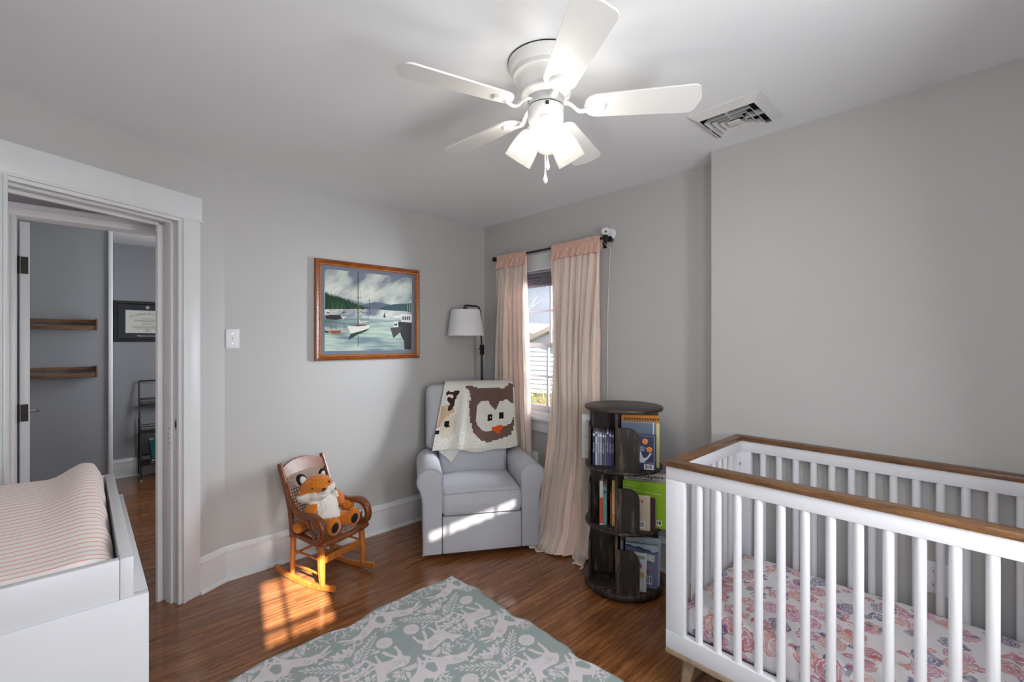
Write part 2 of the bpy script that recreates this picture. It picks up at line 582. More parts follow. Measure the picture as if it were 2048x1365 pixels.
MB().grid(lambda u, v: (b0 + u * (b1 - b0), -.585 + .004 * math.sin(u * 50), .96 + v * (bz1 - .96)), 60, 2).build('sun_dimming_sheet', sheer('sun_dimming_cloth', srgb(244, 244, 242), .68, .5), w3, fix=False)  # unseen sheet added to weaken the sun falling on the armchair

# ---- hall and the room across it
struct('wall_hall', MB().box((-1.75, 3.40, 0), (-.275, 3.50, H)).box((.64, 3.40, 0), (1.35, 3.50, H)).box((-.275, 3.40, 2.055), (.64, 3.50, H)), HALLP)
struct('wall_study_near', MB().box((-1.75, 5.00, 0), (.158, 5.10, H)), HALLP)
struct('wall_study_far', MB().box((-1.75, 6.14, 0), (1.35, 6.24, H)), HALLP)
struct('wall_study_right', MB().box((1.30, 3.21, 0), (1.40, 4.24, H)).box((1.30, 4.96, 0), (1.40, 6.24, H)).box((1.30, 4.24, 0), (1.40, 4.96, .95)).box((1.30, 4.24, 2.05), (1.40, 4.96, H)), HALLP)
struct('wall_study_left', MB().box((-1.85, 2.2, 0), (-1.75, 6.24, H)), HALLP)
struct('trim_9', MB().rbox((.158, 4.985, 0), (.186, 5.115, H - .06), .003), TRIM)

# ---- baseboards: board, moulded cap and shoe
def base_profile(h=.200, d=.018):
    return [(0, 0), (d + .014, 0), (d + .013, .010), (d + .004, .018), (d, .020), (d, h - .042), (d + .006, h - .038), (d + .007, h - .028), (d - .002, h - .020), (d - .006, h - .008), (d - .010, h), (0, h)]
def baseboard(name, p, q, inward, h=.200):
    p, q, n = Vector(p), Vector(q), Vector(inward)
    v = []
    prof = base_profile(h)
    for e in (p, q):
        for d, z in prof: v.append(e + n * d + Vector((0, 0, z)))
    k = len(prof)
    f = [(i, (i + 1) % k, k + (i + 1) % k, k + i) for i in range(k)] + [tuple(range(k))[::-1], tuple(range(k, 2 * k))]
    return struct(name, MB().add(v, f), TRIM)
baseboard('baseboard_back', (DC.x - .002, YA, 0), (XB, YA, 0), (0, -1, 0))
baseboard('baseboard_left', DC - DD * .158, DC + DD * .004, DN)
baseboard('baseboard_window', (XB, YA - .02, 0), (XB, 1.02, 0), (-1, 0, 0))
baseboard('baseboard_right', (XC, 1.02, 0), (XC, -.55, 0), (-1, 0, 0))
baseboard('baseboard_study', (1.30, 6.14, 0), (-1.0, 6.14, 0), (0, -1, 0), .19)

# ---- door casing, jambs and stops on the angled wall (local frame MD)
def mdl(*boxes, r=.003):
    m = MB()
    for a, b in boxes: m.rbox(a, b, r, 2, MD)
    return m
struct('trim_1', mdl(((.157, -.020, 0), (.250, 0, 2.058)), ((.238, -.026, 0), (.252, -.018, 2.06))), TRIM)
struct('trim_2', mdl(((.927, -.020, 0), (1.02, 0, 2.058)), ((.925, -.026, 0), (.939, -.018, 2.06))), TRIM)
hd = mdl(((.150, -.023, 2.062), (1.03, 0, 2.187)), ((.146, -.029, 2.052), (1.034, 0, 2.064)), ((.240, -.015, 2.036), (.940, .01, 2.055)))
struct('trim_3', hd, TRIM)
j = mdl(((.235, 0, 0), (.262, .12, 2.06)), ((.262, .040, 0), (.274, .085, 2.045)), ((.235, -.012, 0), (.268, .008, 2.05)), ((.250, .118, 0), (.290, .140, 2.05)))
jr = struct('trim_4', j, TRIM)
struct('trim_5', mdl(((.918, 0, 0), (.945, .12, 2.06)), ((.906, .040, 0), (.918, .085, 2.045)), ((.890, .118, 0), (.93, .140, 2.05))), TRIM)
struct('trim_6', mdl(((.235, 0, 2.042), (.945, .12, 2.075)), ((.262, .040, 2.030), (.918, .085, 2.045)), ((.25, .118, 2.02), (.93, .140, 2.10))), TRIM)
# strike plate and screw holes on the right jamb
sp = MB().rbox((.2615, .004, .925), (.2632, .032, .985), .0006, 1, MD).build('strike_plate', CHROME, jr)
MB().box((.2625, .012, .940), (.2638, .024, .970), MD).build('latch_hole', DARKHOLE, jr)
for k in range(5):
    MB().lathe([(.0028, 0), (.0028, .0012)], 10, MD @ Matrix.Translation((.2735, .058, .932 - k * .026)) @ Matrix.Rotation(PI / 2, 4, 'Y')).build('screw_hole', DARKHOLE, jr)

# ---- second doorway (across the little hall), its casing, and the open door
c2 = MB()
c2.rbox((-.345, 3.382, 0), (-.262, 3.40, 2.054)); c2.rbox((-.275, 3.39, 0), (-.245, 3.51, 2.05)); c2.rbox((.63, 3.382, 0), (.71, 3.40, 2.054)); c2.rbox((.61, 3.39, 0), (.64, 3.51, 2.05))
struct('trim_7', c2, TRIM)
c3 = MB()
c3.rbox((-.36, 3.380, 2.072), (.72, 3.40, 2.100)); c3.rbox((-.36, 3.374, 2.052), (.72, 3.40, 2.075)); c3.rbox((-.275, 3.384, 2.036), (.64, 3.51, 2.056))
struct('trim_8', c3, TRIM)

# ================================================================== window in the window wall
win = struct('window_1', MB().rbox((XB + .02, wy0, wz0), (XB + .13, wy0 + .022, wz1)).rbox((XB + .02, wy1 - .022, wz0), (XB + .13, wy1, wz1))
             .rbox((XB + .02, wy0, wz1 - .02), (XB + .13, wy1, wz1)).rbox((XB + .02, wy0, wz0 - .005), (XB + .13, wy1, wz0 + .03)), TRIM)
struct('casing', MB().rbox((XB - .02, wy0 - .095, .80), (XB, wy0, wz1)).rbox((XB - .02, wy1, .80), (XB, wy1 + .095, wz1)), TRIM, win)
struct('head_casing', MB().rbox((XB - .022, wy0 - .10, wz1 + .012), (XB, wy1 + .10, wz1 + .125)).rbox((XB - .030, wy0 - .10, wz1 - .004), (XB, wy1 + .10, wz1 + .014)), TRIM, win)
struct('sill', MB().rbox((XB - .055, wy0 - .13, .790), (XB + .03, wy1 + .13, .817), .006), TRIM, win)
struct('apron', MB().rbox((XB - .018, wy0 - .09, .70), (XB, wy1 + .09, .790)), TRIM, win)
SASH = M('sash_paint', srgb(196, 196, 204), rough=.4, vary=.02)
PANE = glass('window_glass', (.68, .69, .70, 1))
def sash(name, x, z0, z1, rails):
    yl, yr = wy0 + .022, wy1 - .022
    s = struct(name, MB().rbox((x, yl, z0), (x + .03, yl + .042, z1)).rbox((x, yr - .042, z0), (x + .03, yr, z1))
               .rbox((x, yl, z0), (x + .03, yr, z0 + rails[0])).rbox((x, yl, z1 - rails[1]), (x + .03, yr, z1)), SASH, win)
    ga, gb, gz0, gz1 = yl + .042, yr - .042, z0 + rails[0], z1 - rails[1]
    ym, zm = 2.377, (gz0 + gz1) / 2
    struct('muntin', MB().rbox((x + .004, ym - .008, gz0), (x + .024, ym + .008, gz1)), SASH, s)
    struct('muntin', MB().rbox((x + .003, ga, zm - .008), (x + .025, gb, zm + .008)), SASH, s)
    for (p, q) in ((ga, ym), (ym, gb)):
        for (u, v) in ((gz0, zm), (zm, gz1)):
            struct('pane', MB().box((x + .012, p, u), (x + .014, q, v)), PANE, s)
sash('upper_sash', XB + .068, 1.352, 1.93, (.035, .04))
sash('lower_sash', XB + .034, .846, 1.385, (.05, .035))
# raised roller/cellular blind tucked under the head
bl = thing('window_blind', 'raised grey cellular blind at the top of the window', 'blind', (XB + .01, 2.375, 1.93))
BLM = M('blind_cloth', srgb(96, 96, 106), rough=.8, vary=.05)
part('head_rail', BLM, bl, ((-.012, -.32, -.035), (.022, .32, 0)), r=.003)
for k in range(4): part('fold', BLM, bl, ((-.010, -.318, -.052 - k * .013), (.020, .318, -.038 - k * .013)), r=.005)
part('bottom_rail', M('blind_rail', srgb(122, 122, 132), rough=.5), bl, ((-.012, -.32, -.108), (.022, .32, -.089)), r=.004)
part('pull_tab', WHITE, bl, ((-.018, -.035, -.118), (-.012, .010, -.108)), r=.002)

# ================================================================== curtain rod and curtains
rod = thing('curtain_rod', 'black curtain rod with square ends above the window', 'curtain rod', (2.50, 2.31, 2.08))
MB().tube([(0, -.545, 0), (0, .53, 0)], .008, 10).build('pole', BLACKM, rod)
for s_, yy in ((1, .545), (-1, -.56)):
    MB().rbox((-.017, yy - .012, -.017), (.017, yy + .012, .017), .003, 2).build('finial', BLACKM, rod)
for yy in (-.50, .50):
    MB().tube([(.085, yy, -.02), (.03, yy, -.018), (.006, yy, -.008)], .005, 8).rbox((.078, yy - .012, -.05), (.085, yy + .012, .02), .002).build('bracket', BLACKM, rod)

PINKT = sheer('curtain_header_cloth', srgb(226, 186, 170), 1.0, .08)
PINK = sheer('curtain_lining_cloth', srgb(248, 222, 210), 1.0, .10)
GAUZE = sheer('curtain_gauze', srgb(250, 242, 232), .42, .15)

GAUZEH = sheer('curtain_hem', srgb(246, 242, 236), .8, .3)
def smooth(t): return t * t * (3 - 2 * t)
def curtain(name, label, top, mid, bot, zbot, nf, seed, puddle):
    """top/mid/bot: (xL, yL, xR, yR) plan lines of the cloth at rod, sill and floor"""
    r = random.Random(seed)
    t = thing(name, label, 'curtain', ((top[0] + top[2]) / 2, (top[1] + top[3]) / 2, 2.08))
    ox, oy, oz = t.location
    ph = [r.uniform(-.5, .5) for _ in range(8)]
    def plan(u, v, layer):
        # v 0 at top, 1 at floor
        if v < .55: k = smooth(v / .55); A, B = top, mid
        else: k = smooth((v - .55) / .45); A, B = mid, bot
        q = [A[i] + (B[i] - A[i]) * k for i in range(4)]
        x = q[0] + (q[2] - q[0]) * u; y = q[1] + (q[3] - q[1]) * u
        uu = u + .012 * math.sin(7 * v + ph[0]) + .018 * v * math.sin(11 * u + ph[1])
        low = smooth(max(0, (v - .55) / .45))
        amp = (.010 + .022 * min(1, v * 3)) * (1 - .55 * low) * (1 if layer == 0 else 1.12)
        x += low * (.030 * math.sin(2 * PI * 1.7 * u + ph[1] + layer) + .016 * math.sin(2 * PI * 3.1 * u + ph[5] + 2 * layer))
        w = math.sin(2 * PI * nf * uu + ph[2]) + .35 * math.sin(2 * PI * nf * 2.3 * uu + ph[3] + v * 2) + .25 * math.sin(2 * PI * nf * .6 * uu + ph[4])
        if layer: w = .8 * w + .5 * math.sin(2 * PI * nf * 1.7 * uu + ph[5] + 2 * v); x -= .014 + .012 * v
        return x + amp * w, y + amp * .6 * math.cos(2 * PI * nf * uu + ph[6])
    def surf(layer, v0, v1):
        def fn(u, vv):
            v = v0 + (v1 - v0) * vv
            x, y = plan(u, v, layer)
            z = 2.06 + (zbot - 2.06) * v
            if puddle and v > .93:
                k = (v - .93) / .07
                z = max(zbot + .004 + .012 * abs(math.sin(9 * u + layer)) * k, z)
                x -= (.09 + .05 * layer) * k * (1 + .5 * math.sin(5 * u + layer * 2)) * puddle
            return (x - ox, y - oy, z - oz)
        return fn
    MB().grid(surf(0, .0, 1.0), 110, 60).build('lining', PINK, t, smooth=80, fix=False)
    MB().grid(surf(1, .035, 1.0), 110, 60).build('sheer_layer', GAUZE, t, smooth=80, fix=False)
    hem = surf(1, 1.0, 1.0)
    MB().tube([Vector(hem(k / 60, 1.0)) + Vector((0, 0, .004)) for k in range(61)], .0045, 6).build('hem', GAUZEH, t)
    # rod pocket header: gathered band with a small ruffle above the rod
    def head(u, vv):
        x = top[0] + (top[2] - top[0]) * u; y = top[1] + (top[3] - top[1]) * u
        g = math.sin(2 * PI * nf * (1.1 * u + .06 * math.sin(9 * u)) + ph[3]) + .5 * math.sin(2 * PI * nf * 2.3 * u + ph[5])
        z = 2.103 - .113 * vv + (.0018 * g if vv < .2 else 0)
        rr = .013 + .0028 * g
        k = abs(vv - .22)
        x += -rr * math.cos(min(1, k / .2) * PI / 2 * .8) - .016 * max(0, vv - .30) * 2.6 + .007 * g * vv
        return (x - ox, y - oy, z - oz)
    MB().grid(head, 120, 14).build('rod_pocket', PINKT, t, smooth=80, fix=False)
    def headb(u, vv):
        x = top[0] + (top[2] - top[0]) * u; y = top[1] + (top[3] - top[1]) * u
        g = math.sin(2 * PI * nf * (1.1 * u + .06 * math.sin(9 * u)) + ph[3]) + .5 * math.sin(2 * PI * nf * 2.3 * u + ph[5])
        return (x + .013 - ox, y - oy, 2.103 - .1 * vv + (.0018 * g if vv < .2 else 0) - oz)
    MB().grid(headb, 120, 4).build('rod_pocket_back', PINKT, t, smooth=80, fix=False)
    return t
curtain('curtain', 'pink gauze-layered curtain hanging left of the window behind the grey armchair', (2.50, 2.815, 2.50, 2.475),
        (2.522, 2.86, 2.515, 2.45), (2.535, 2.86, 2.525, 2.40), .02, 7, 3, 0)
curtain('curtain', 'pink gauze-layered curtain pooling on the floor right of the window', (2.50, 2.215, 2.50, 1.785),
        (2.45, 2.14, 2.46, 1.79), (2.28, 2.15, 2.36, 1.71), .004, 8, 9, .55)

# ================================================================== baby monitor camera on the wall by the rod end
bmn = thing('baby_monitor_camera', 'small white round baby monitor camera above the right curtain', 'camera', (2.585, 1.762, 2.118))
Mx = Matrix.Rotation(-PI / 2, 4, 'Y')
MB().lathe([(0, 0), (.036, 0), (.040, .004), (.040, .020), (.034, .030), (0, .032)], 28, Mx).build('wall_base', WHITE, bmn)
MB().sphere((-.052, .012, .010), .031, 24, 16).build('camera_head', WHITE, bmn)
MB().tube([(-.020, 0, 0), (-.045, .010, .008)], .014, 12).build('neck', BLACK, bmn)
ld = Vector((-.75, -.62, -.20)).normalized()
lp = Vector((-.052, .012, .010)) + ld * .030
ML = Matrix.Translation(lp) @ ld.to_track_quat('Z', 'Y').to_matrix().to_4x4()
MB().lathe([(0, -.002), (.0075, -.002), (.0075, .001), (0, .002)], 14, ML).build('lens', BLACK, bmn)
for k in range(6):
    a = k * PI / 3
    MB().lathe([(0, -.003), (.0016, -.003), (.0016, .0), (0, .0005)], 8, ML @ Matrix.Translation((.014 * math.cos(a), .014 * math.sin(a), -.0028))).build('infrared_light', BLACK, bmn)
MB().rbox((-.040, -.022, -.055), (-.008, .008, -.020), .003).build('power_plug', BLACK, bmn)
cd = thing('power_cord', 'thin white power cord running down from the baby monitor', 'cord', (2.575, 1.755, 2.05))
MB().tube([(0, .06, .02), (-.01, .03, -.01), (-.006, 0, -.03), (0, .012, -.1), (.004, .030, -.4), (.004, .036, -.8), (.004, .034, -1.2), (.004, .034, -1.60)], .0022, 6).build('wire', WHITE, cd)

# ================================================================== outside: neighbouring houses, hedge, bare tree
SIDE = M('vinyl_siding', srgb(232, 236, 242), rough=.6, vary=.03)
ROOF = M('roof_shingle', srgb(150, 140, 134), rough=.9, vary=.12, vscale=5)
def house(label, c, rotz, w, d, zb, ze, zr, wins):
    h = thing('neighbour_house', label, 'house', (c[0], c[1], zb), rotz)
    e, rr = ze - zb, zr - zb
    MB().prism([(-w / 2, 0), (w / 2, 0), (w / 2, e), (0, rr), (-w / 2, e)], -d, 0, Matrix.Rotation(PI / 2, 4, 'X')).build('wall', SIDE, h)
    n = int((rr) / .16)
    bd = MB()
    for k in range(n):
        z = k * .16
        hw = w / 2 if z < e else max(.05, w / 2 * (rr - z - .16) / (rr - e))
        bd.add([(-hw, -.004, z + .155), (hw, -.004, z + .155), (hw, -.035, z), (-hw, -.035, z), (-hw, 0, z), (hw, 0, z)], [(0, 1, 2, 3), (3, 2, 5, 4)])
    tag(bd.build('siding', SIDE, h, smooth=0), kind='stuff')
    rf = MB()
    for sx in (-1, 1):
        a = Vector((sx * (w / 2 + .25), 0, e - .25 * (rr - e) / (w / 2))); b = Vector((0, 0, rr + .02))
        for y0, y1 in ((-.3, d + .3),):
            rf.add([(a.x, y0, a.z), (b.x, y0, b.z), (b.x, y1, b.z), (a.x, y1, a.z), (a.x, y0, a.z + .14), (b.x, y0, b.z + .14), (b.x, y1, b.z + .14), (a.x, y1, a.z + .14)],
                   [(0, 1, 2, 3), (4, 7, 6, 5), (0, 4, 5, 1), (2, 6, 7, 3), (0, 3, 7, 4), (1, 5, 6, 2)])
    rf.build('roof', ROOF, h, smooth=0)
    for x, z, ww, hh in wins:
        f = part('window', WHITE, h, ((x - ww / 2 - .1, -.09, z - .1), (x - ww / 2, -.03, z + hh + .1)), ((x + ww / 2, -.09, z - .1), (x + ww / 2 + .1, -.03, z + hh + .1)),
                 ((x - ww / 2, -.09, z - .1), (x + ww / 2, -.03, z)), ((x - ww / 2, -.09, z + hh), (x + ww / 2, -.03, z + hh + .1)), ((x - ww / 2, -.08, z + hh / 2 - .03), (x + ww / 2, -.03, z + hh / 2 + .03)))
        part('pane', M('far_window_glass', srgb(120, 132, 146), rough=.15), f, ((x - ww / 2, -.06, z), (x + ww / 2, -.045, z + hh)))
    return h
house('white clapboard house seen through the lower window panes', (11.6, 10.2), math.radians(-84), 6.6, 6, -2.8, .55, 1.72, [(1.15, 2.75, .55, .75), (-1.9, 2.75, .55, .75)])
house('tan gabled house further off behind the clapboard house', (17.5, 18.6), math.radians(-84), 7, 7, -2.8, 1.0, 2.3, [(0, 2.4, 1, 1.4)])
MB().box((3.2, -6, -3.0), (40, 40, -2.8)).build('ground', M('lawn', srgb(120, 128, 84), rough=.95, vary=.15, vscale=1.5))
tag(bpy.data.objects['ground'], kind='structure')
hg = thing('hedge', 'sunlit yellow-green hedge outside below the window', 'hedge', (6.6, 6.1, -2.8), math.radians(-43))
bm_ = MB()
for k in range(15000):
    x = random.uniform(-2.6, 2.6); y = random.uniform(-.5, .5); z = random.uniform(1.2, 3.34) + .06 * math.sin(x * 5)
    s_ = random.uniform(.018, .042)
    Rm = Matrix.Translation((x, y, z)) @ Matrix.Rotation(random.uniform(0, 6.28), 4, 'Z') @ Matrix.Rotation(random.uniform(-1.2, 1.2), 4, 'X')
    bm_.add([(-s_ * .4, 0, 0), (0, -s_, 0), (s_ * .4, 0, 0), (0, s_, .01)], [(0, 1, 2, 3)], Rm)
LEAFM = M('hedge_leaf', srgb(170, 184, 128), rough=.6, vary=.35, vscale=9)
tag(bm_.build('foliage', LEAFM, hg, smooth=0, fix=False), kind='stuff')
part('trunk_mass', M('hedge_wood', srgb(110, 104, 62), rough=.9), hg, ((-2.5, -.3, 0), (2.5, .3, 3.15)), r=.1)
bt = thing('bare_tree', 'bare winter tree outside beyond the upper window pane', 'tree', (15.0, 15.6, -2.8))
tm = MB()
def branch(p, d, l, r, depth):
    q = p + d * l
    tm.tube([p, p + d * l * .5 + Vector((random.uniform(-.04, .04), random.uniform(-.04, .04), 0)) * l, q], [r, r * .8, r * .6], 6)
    if depth:
        for k in range(3):
            dd = (d + Vector((random.uniform(-.7, .7), random.uniform(-.7, .7), random.uniform(-.1, .5)))).normalized()
            branch(p + d * l * random.uniform(.5, 1), dd, l * random.uniform(.5, .75), r * .5, depth - 1)
branch(Vector((0, 0, 0)), Vector((0, 0, 1)), 3.3, .09, 4)
tm.build('branches', M('bark', srgb(150, 146, 142), rough=.9, vary=.1), bt)

# ================================================================== ceiling fan with light kit
HEAD = math.radians(46.6)
R_ = Vector((math.sin(HEAD), -math.cos(HEAD), 0)); F_ = Vector((math.cos(HEAD), math.sin(HEAD), 0))
fan = thing('ceiling_fan', 'white five-blade ceiling fan with three lit glass shades', 'ceiling fan', (1.2155, 1.108, 2.40), HEAD - PI / 2)
# local x = to the right in the photograph, local y = away
MB().lathe([(.131, 0), (.136, -.004), (.136, -.016), (.130, -.022), (.128, -.034), (.118, -.040), (.117, -.054), (.106, -.060), (.102, -.072), (.094, -.096), (.088, -.108), (.090, -.113), (.088, -.118), (.078, -.122), (.066, -.128), (.058, -.131)], 48).build('motor_housing', FANW, fan, smooth=50)
MB().lathe([(.133, 0), (.137, -.001), (.137, -.0035), (.133, -.0035)], 48).build('ceiling_gasket', DARKHOLE, fan)
MB().lathe([(.066, -.128), (.066, -.158), (.060, -.158)], 36).build('rotor', M('fan_rotor', srgb(190, 190, 190), rough=.4), fan)
MB().lathe([(.061, -.156), (.061, -.163)], 36).build('gap_ring', DARKHOLE, fan)
MB().lathe([(.062, -.161), (.064, -.163), (.064, -.205), (.058, -.222), (.048, -.230), (.020, -.236), (0, -.237)], 40).build('switch_cup', FANW, fan, smooth=50)
MB().rbox((-.006, -.0665, -.178), (.006, -.062, -.166), .001).build('reverse_switch', BLACK, fan)

def blade_outline(l0=.135, l1=.525, n=8):
    # rounded-rectangle outline with soft corners, a little wider at the tip
    pts = []
    w0, w1, rc = .054, .066, .045
    def arc(cx, cy, r, a0, a1):
        return [(cx + r * math.cos(a0 + (a1 - a0) * k / n), cy + r * math.sin(a0 + (a1 - a0) * k / n)) for k in range(n + 1)]
    pts += arc(l1 - rc * .6, w1 - rc * .6, rc * .6, PI / 2, 0) [::-1][::-1]
    tip = [(l1 + .010 * math.cos(t), t / (PI / 2) * (w1 - rc * .6)) for t in (.6, 0, -.6)]
    pts += tip
    pts += arc(l1 - rc * .6, -(w1 - rc * .6), rc * .6, 0, -PI / 2)
    pts += arc(l0 + .05, -(w0 - .046), .046, -PI / 2, -PI)
    pts += arc(l0 + .05, (w0 - .046), .046, PI, PI / 2)
    return pts
BO = blade_outline()
iron_sec = [(.010 * math.cos(2 * PI * k / 12), .0045 * math.sin(2 * PI * k / 12)) for k in range(12)]
for k in range(5):
    a = math.radians(-8.2 + 72 * k)
    Mz = Matrix.Rotation(a, 4, 'Z') @ Matrix.Translation((0, 0, -.166)) @ Matrix.Rotation(math.radians(-12), 4, 'X')
    bl_ = MB().prism(BO, 0, .006, Mz).build('blade', FANW, fan)
    br = MB()
    br.sweep(cr([(.055, 0, .022), (.080, 0, .020), (.098, 0, .006), (.112, 0, -.010), (.128, 0, -.016), (.150, 0, -.012), (.165, 0, -.006)], 4), iron_sec, (0, 0, 1), M=Mz)
    br.lathe([(0, -.008), (.028, -.008), (.033, -.004), (.034, 0), (0, 0)], 20, Mz @ Matrix.Translation((.175, 0, 0)) @ Matrix.Diagonal((1.15, 1.0, 1, 1)))
    br.build('blade_arm', FANW, bl_)
    for sx, sy in ((.165, .012), (.165, -.012), (.195, 0)):
        MB().lathe([(0, -.0095), (.004, -.0095), (.0045, -.008), (0, -.008)], 8, Mz @ Matrix.Translation((sx, sy, 0))).build('screw', FANW, bl_)

def lit_glass(name, see, glow):
    """frosted lamp glass: part of the bulb's light passes straight through, the rest glows in the glass"""
    m, nt, b = newmat(name)
    L = nt.links
    tr = node(nt, 'ShaderNodeBsdfTransparent'); tl = node(nt, 'ShaderNodeBsdfTranslucent', Color=(.035, .034, .032, 1)); df = node(nt, 'ShaderNodeBsdfDiffuse', Color=(.035, .034, .032, 1))
    em = node(nt, 'ShaderNodeEmission', Strength=glow); em.inputs['Color'].default_value = (1, .96, .88, 1)
    m1 = node(nt, 'ShaderNodeMixShader'); m1.inputs[0].default_value = .5
    L.new(df.outputs[0], m1.inputs[1]); L.new(tl.outputs[0], m1.inputs[2])
    a = node(nt, 'ShaderNodeAddShader'); L.new(m1.outputs[0], a.inputs[0]); L.new(em.outputs[0], a.inputs[1])
    mx = node(nt, 'ShaderNodeMixShader'); mx.inputs[0].default_value = 1 - see
    L.new(tr.outputs[0], mx.inputs[1]); L.new(a.outputs[0], mx.inputs[2])
    L.new(mx.outputs[0], nt.nodes['Material Output'].inputs['Surface'])
    return m
SHADE = lit_glass('lit_frosted_glass', .38, .60)
BULB = emit('lit_bulb', (1.0, .95, .86, 1), 175.0)
for k in range(3):
    az = math.radians(-90 + 120 * k)
    ax = Matrix.Rotation(az, 4, 'Z') @ Matrix.Translation((.040, 0, -.222)) @ Matrix.Rotation(math.radians(-36), 4, 'Y') @ Matrix.Rotation(PI, 4, 'X')
    # local +z now points out of the socket, down and outwards
    sk = MB().lathe([(.020, -.02), (.022, 0), (.027, .006), (.027, .022), (.022, .024)], 24, ax).build('socket', FANW, fan)
    prof = [(.026, .020), (.036, .028), (.043, .045), (.049, .075), (.052, .105), (.0535, .132)]
    inner = [(r - .003, z) for r, z in prof[::-1]]
    MB().lathe(prof + inner, 32, ax, cap=False).build('glass_shade', SHADE, sk, smooth=60)
    MB().lathe([(.012, .022), (.013, .045), (.022, .068), (.028, .085), (.026, .100), (.016, .112), (0, .116)], 20, ax).build('bulb', BULB, sk, smooth=60)
for cx_, cy_, zb in ((-.004, -.03, -.400), (.004, -.026, -.352)):
    ch = MB()
    z = -.232
    while z > zb:
        ch.sphere((cx_, cy_, z), .0022, 6, 4); z -= .0052
    c_ = ch.build('pull_chain', CHROME, fan)
    MB().lathe([(0, zb + .004), (.0025, zb), (.0035, zb - .010), (.0085, zb - .026), (.0085, zb - .034), (.004, zb - .042), (0, zb - .043)], 16, Matrix.Translation((cx_, cy_, 0))).build('pendant', glass('clear_acrylic', (.96, .97, .98, 1)) if False else M('pull_knob', srgb(238, 238, 240), rough=.1, vary=.02), c_, smooth=50)

# ================================================================== ceiling vent
vent = thing('ceiling_vent', 'white square ceiling air vent with nested louvres', 'vent', (2.105, .785, 2.40))
VW = M('vent_enamel', srgb(206, 205, 204), rough=.4, vary=.02)
def ring(h0, z0, h1, z1, t=.0):
    """square frustum band from half-size h0 at z0 to h1 at z1"""
    v = []
    for h, z in ((h0, z0), (h1, z1)):
        v += [(-h, -h, z), (h, -h, z), (h, h, z), (-h, h, z)]
    return v, [(i, (i + 1) % 4, 4 + (i + 1) % 4, 4 + i) for i in range(4)]
fr = MB()
for a in (ring(.148, 0, .147, -.006), ring(.147, -.006, .116, -.028), ring(.116, -.028, .113, -.026), ring(.113, -.026, .130, -.004)): fr.add(*a)
fr.build('frame', VW, vent, smooth=0)
part('duct', DARKHOLE, vent, ((-.128, -.128, -.004), (.128, .128, -.0005)))
for h in (.098, .074, .050):
    lv = MB()
    for a in (ring(h, -.036, h - .017, -.010), ring(h - .017, -.010, h - .0195, -.010), ring(h - .0195, -.010, h - .003, -.036), ring(h - .003, -.036, h, -.036)): lv.add(*a)
    lv.build('louvre', VW, vent, smooth=0)
    for sx, sy in ((1, 0), (-1, 0), (0, 1), (0, -1)):
        c_ = Vector((sx * (h + .004), sy * (h + .004), 0))
        part('louvre_tab', VW, vent, ((c_.x - (.012 if sx else .002), c_.y - (.012 if sy else .002), -.030), (c_.x + (.012 if sx else .002), c_.y + (.012 if sy else .002), -.006)))
part('centre_plate', VW, vent, ((-.027, -.027, -.037), (.027, .027, -.030)), r=.002)

# ================================================================== framed harbour painting
pic = thing('framed_painting', 'wood-framed harbour painting with a white sailboat on the grey wall', 'painting', (1.514, 3.088, 1.609))
PW, PH = .795, .682
FRW = wood('picture_frame_wood', srgb(92, 44, 12), srgb(150, 78, 24), srgb(178, 100, 38), stretch=(3, 30, 30), scale=4, rough=.25, coat=.3)
FRI = wood('picture_frame_inner', srgb(130, 72, 22), srgb(184, 112, 44), srgb(200, 130, 60), stretch=(3, 30, 30), scale=4, rough=.25)
def mitre_frame(name, w, h, prof, mat, parent):
    """prof: (inset, depth towards viewer -y)"""
    for k, nm in enumerate(('bottom', 'right', 'top', 'left')):
        v = []
        cs = [(-1, -1), (1, -1), (1, 1), (-1, 1)]
        for c in (cs[k], cs[(k + 1) % 4]):
            for i, d in prof: v.append((c[0] * (w / 2 - i), -d, c[1] * (h / 2 - i)))
        n = len(prof)
        f = [(i, i + 1, n + i + 1, n + i) for i in range(n - 1)]
        MB().add(v, f).build(name, mat, parent, smooth=25)
mitre_frame('frame_rail', PW, PH, [(0, 0), (0, .016), (.004, .024), (.014, .027), (.022, .024), (.026, .020)], FRW, pic)
mitre_frame('frame_lip', PW - .052, PH - .052, [(0, .020), (.002, .023), (.008, .022), (.012, .016), (.013, .008)], FRI, pic)
part('mat_board', M('mat_board', srgb(112, 116, 132), rough=.8, vary=.03), pic, ((-PW / 2 + .03, -.010, -PH / 2 + .03), (PW / 2 - .03, -.002, PH / 2 - .03)))

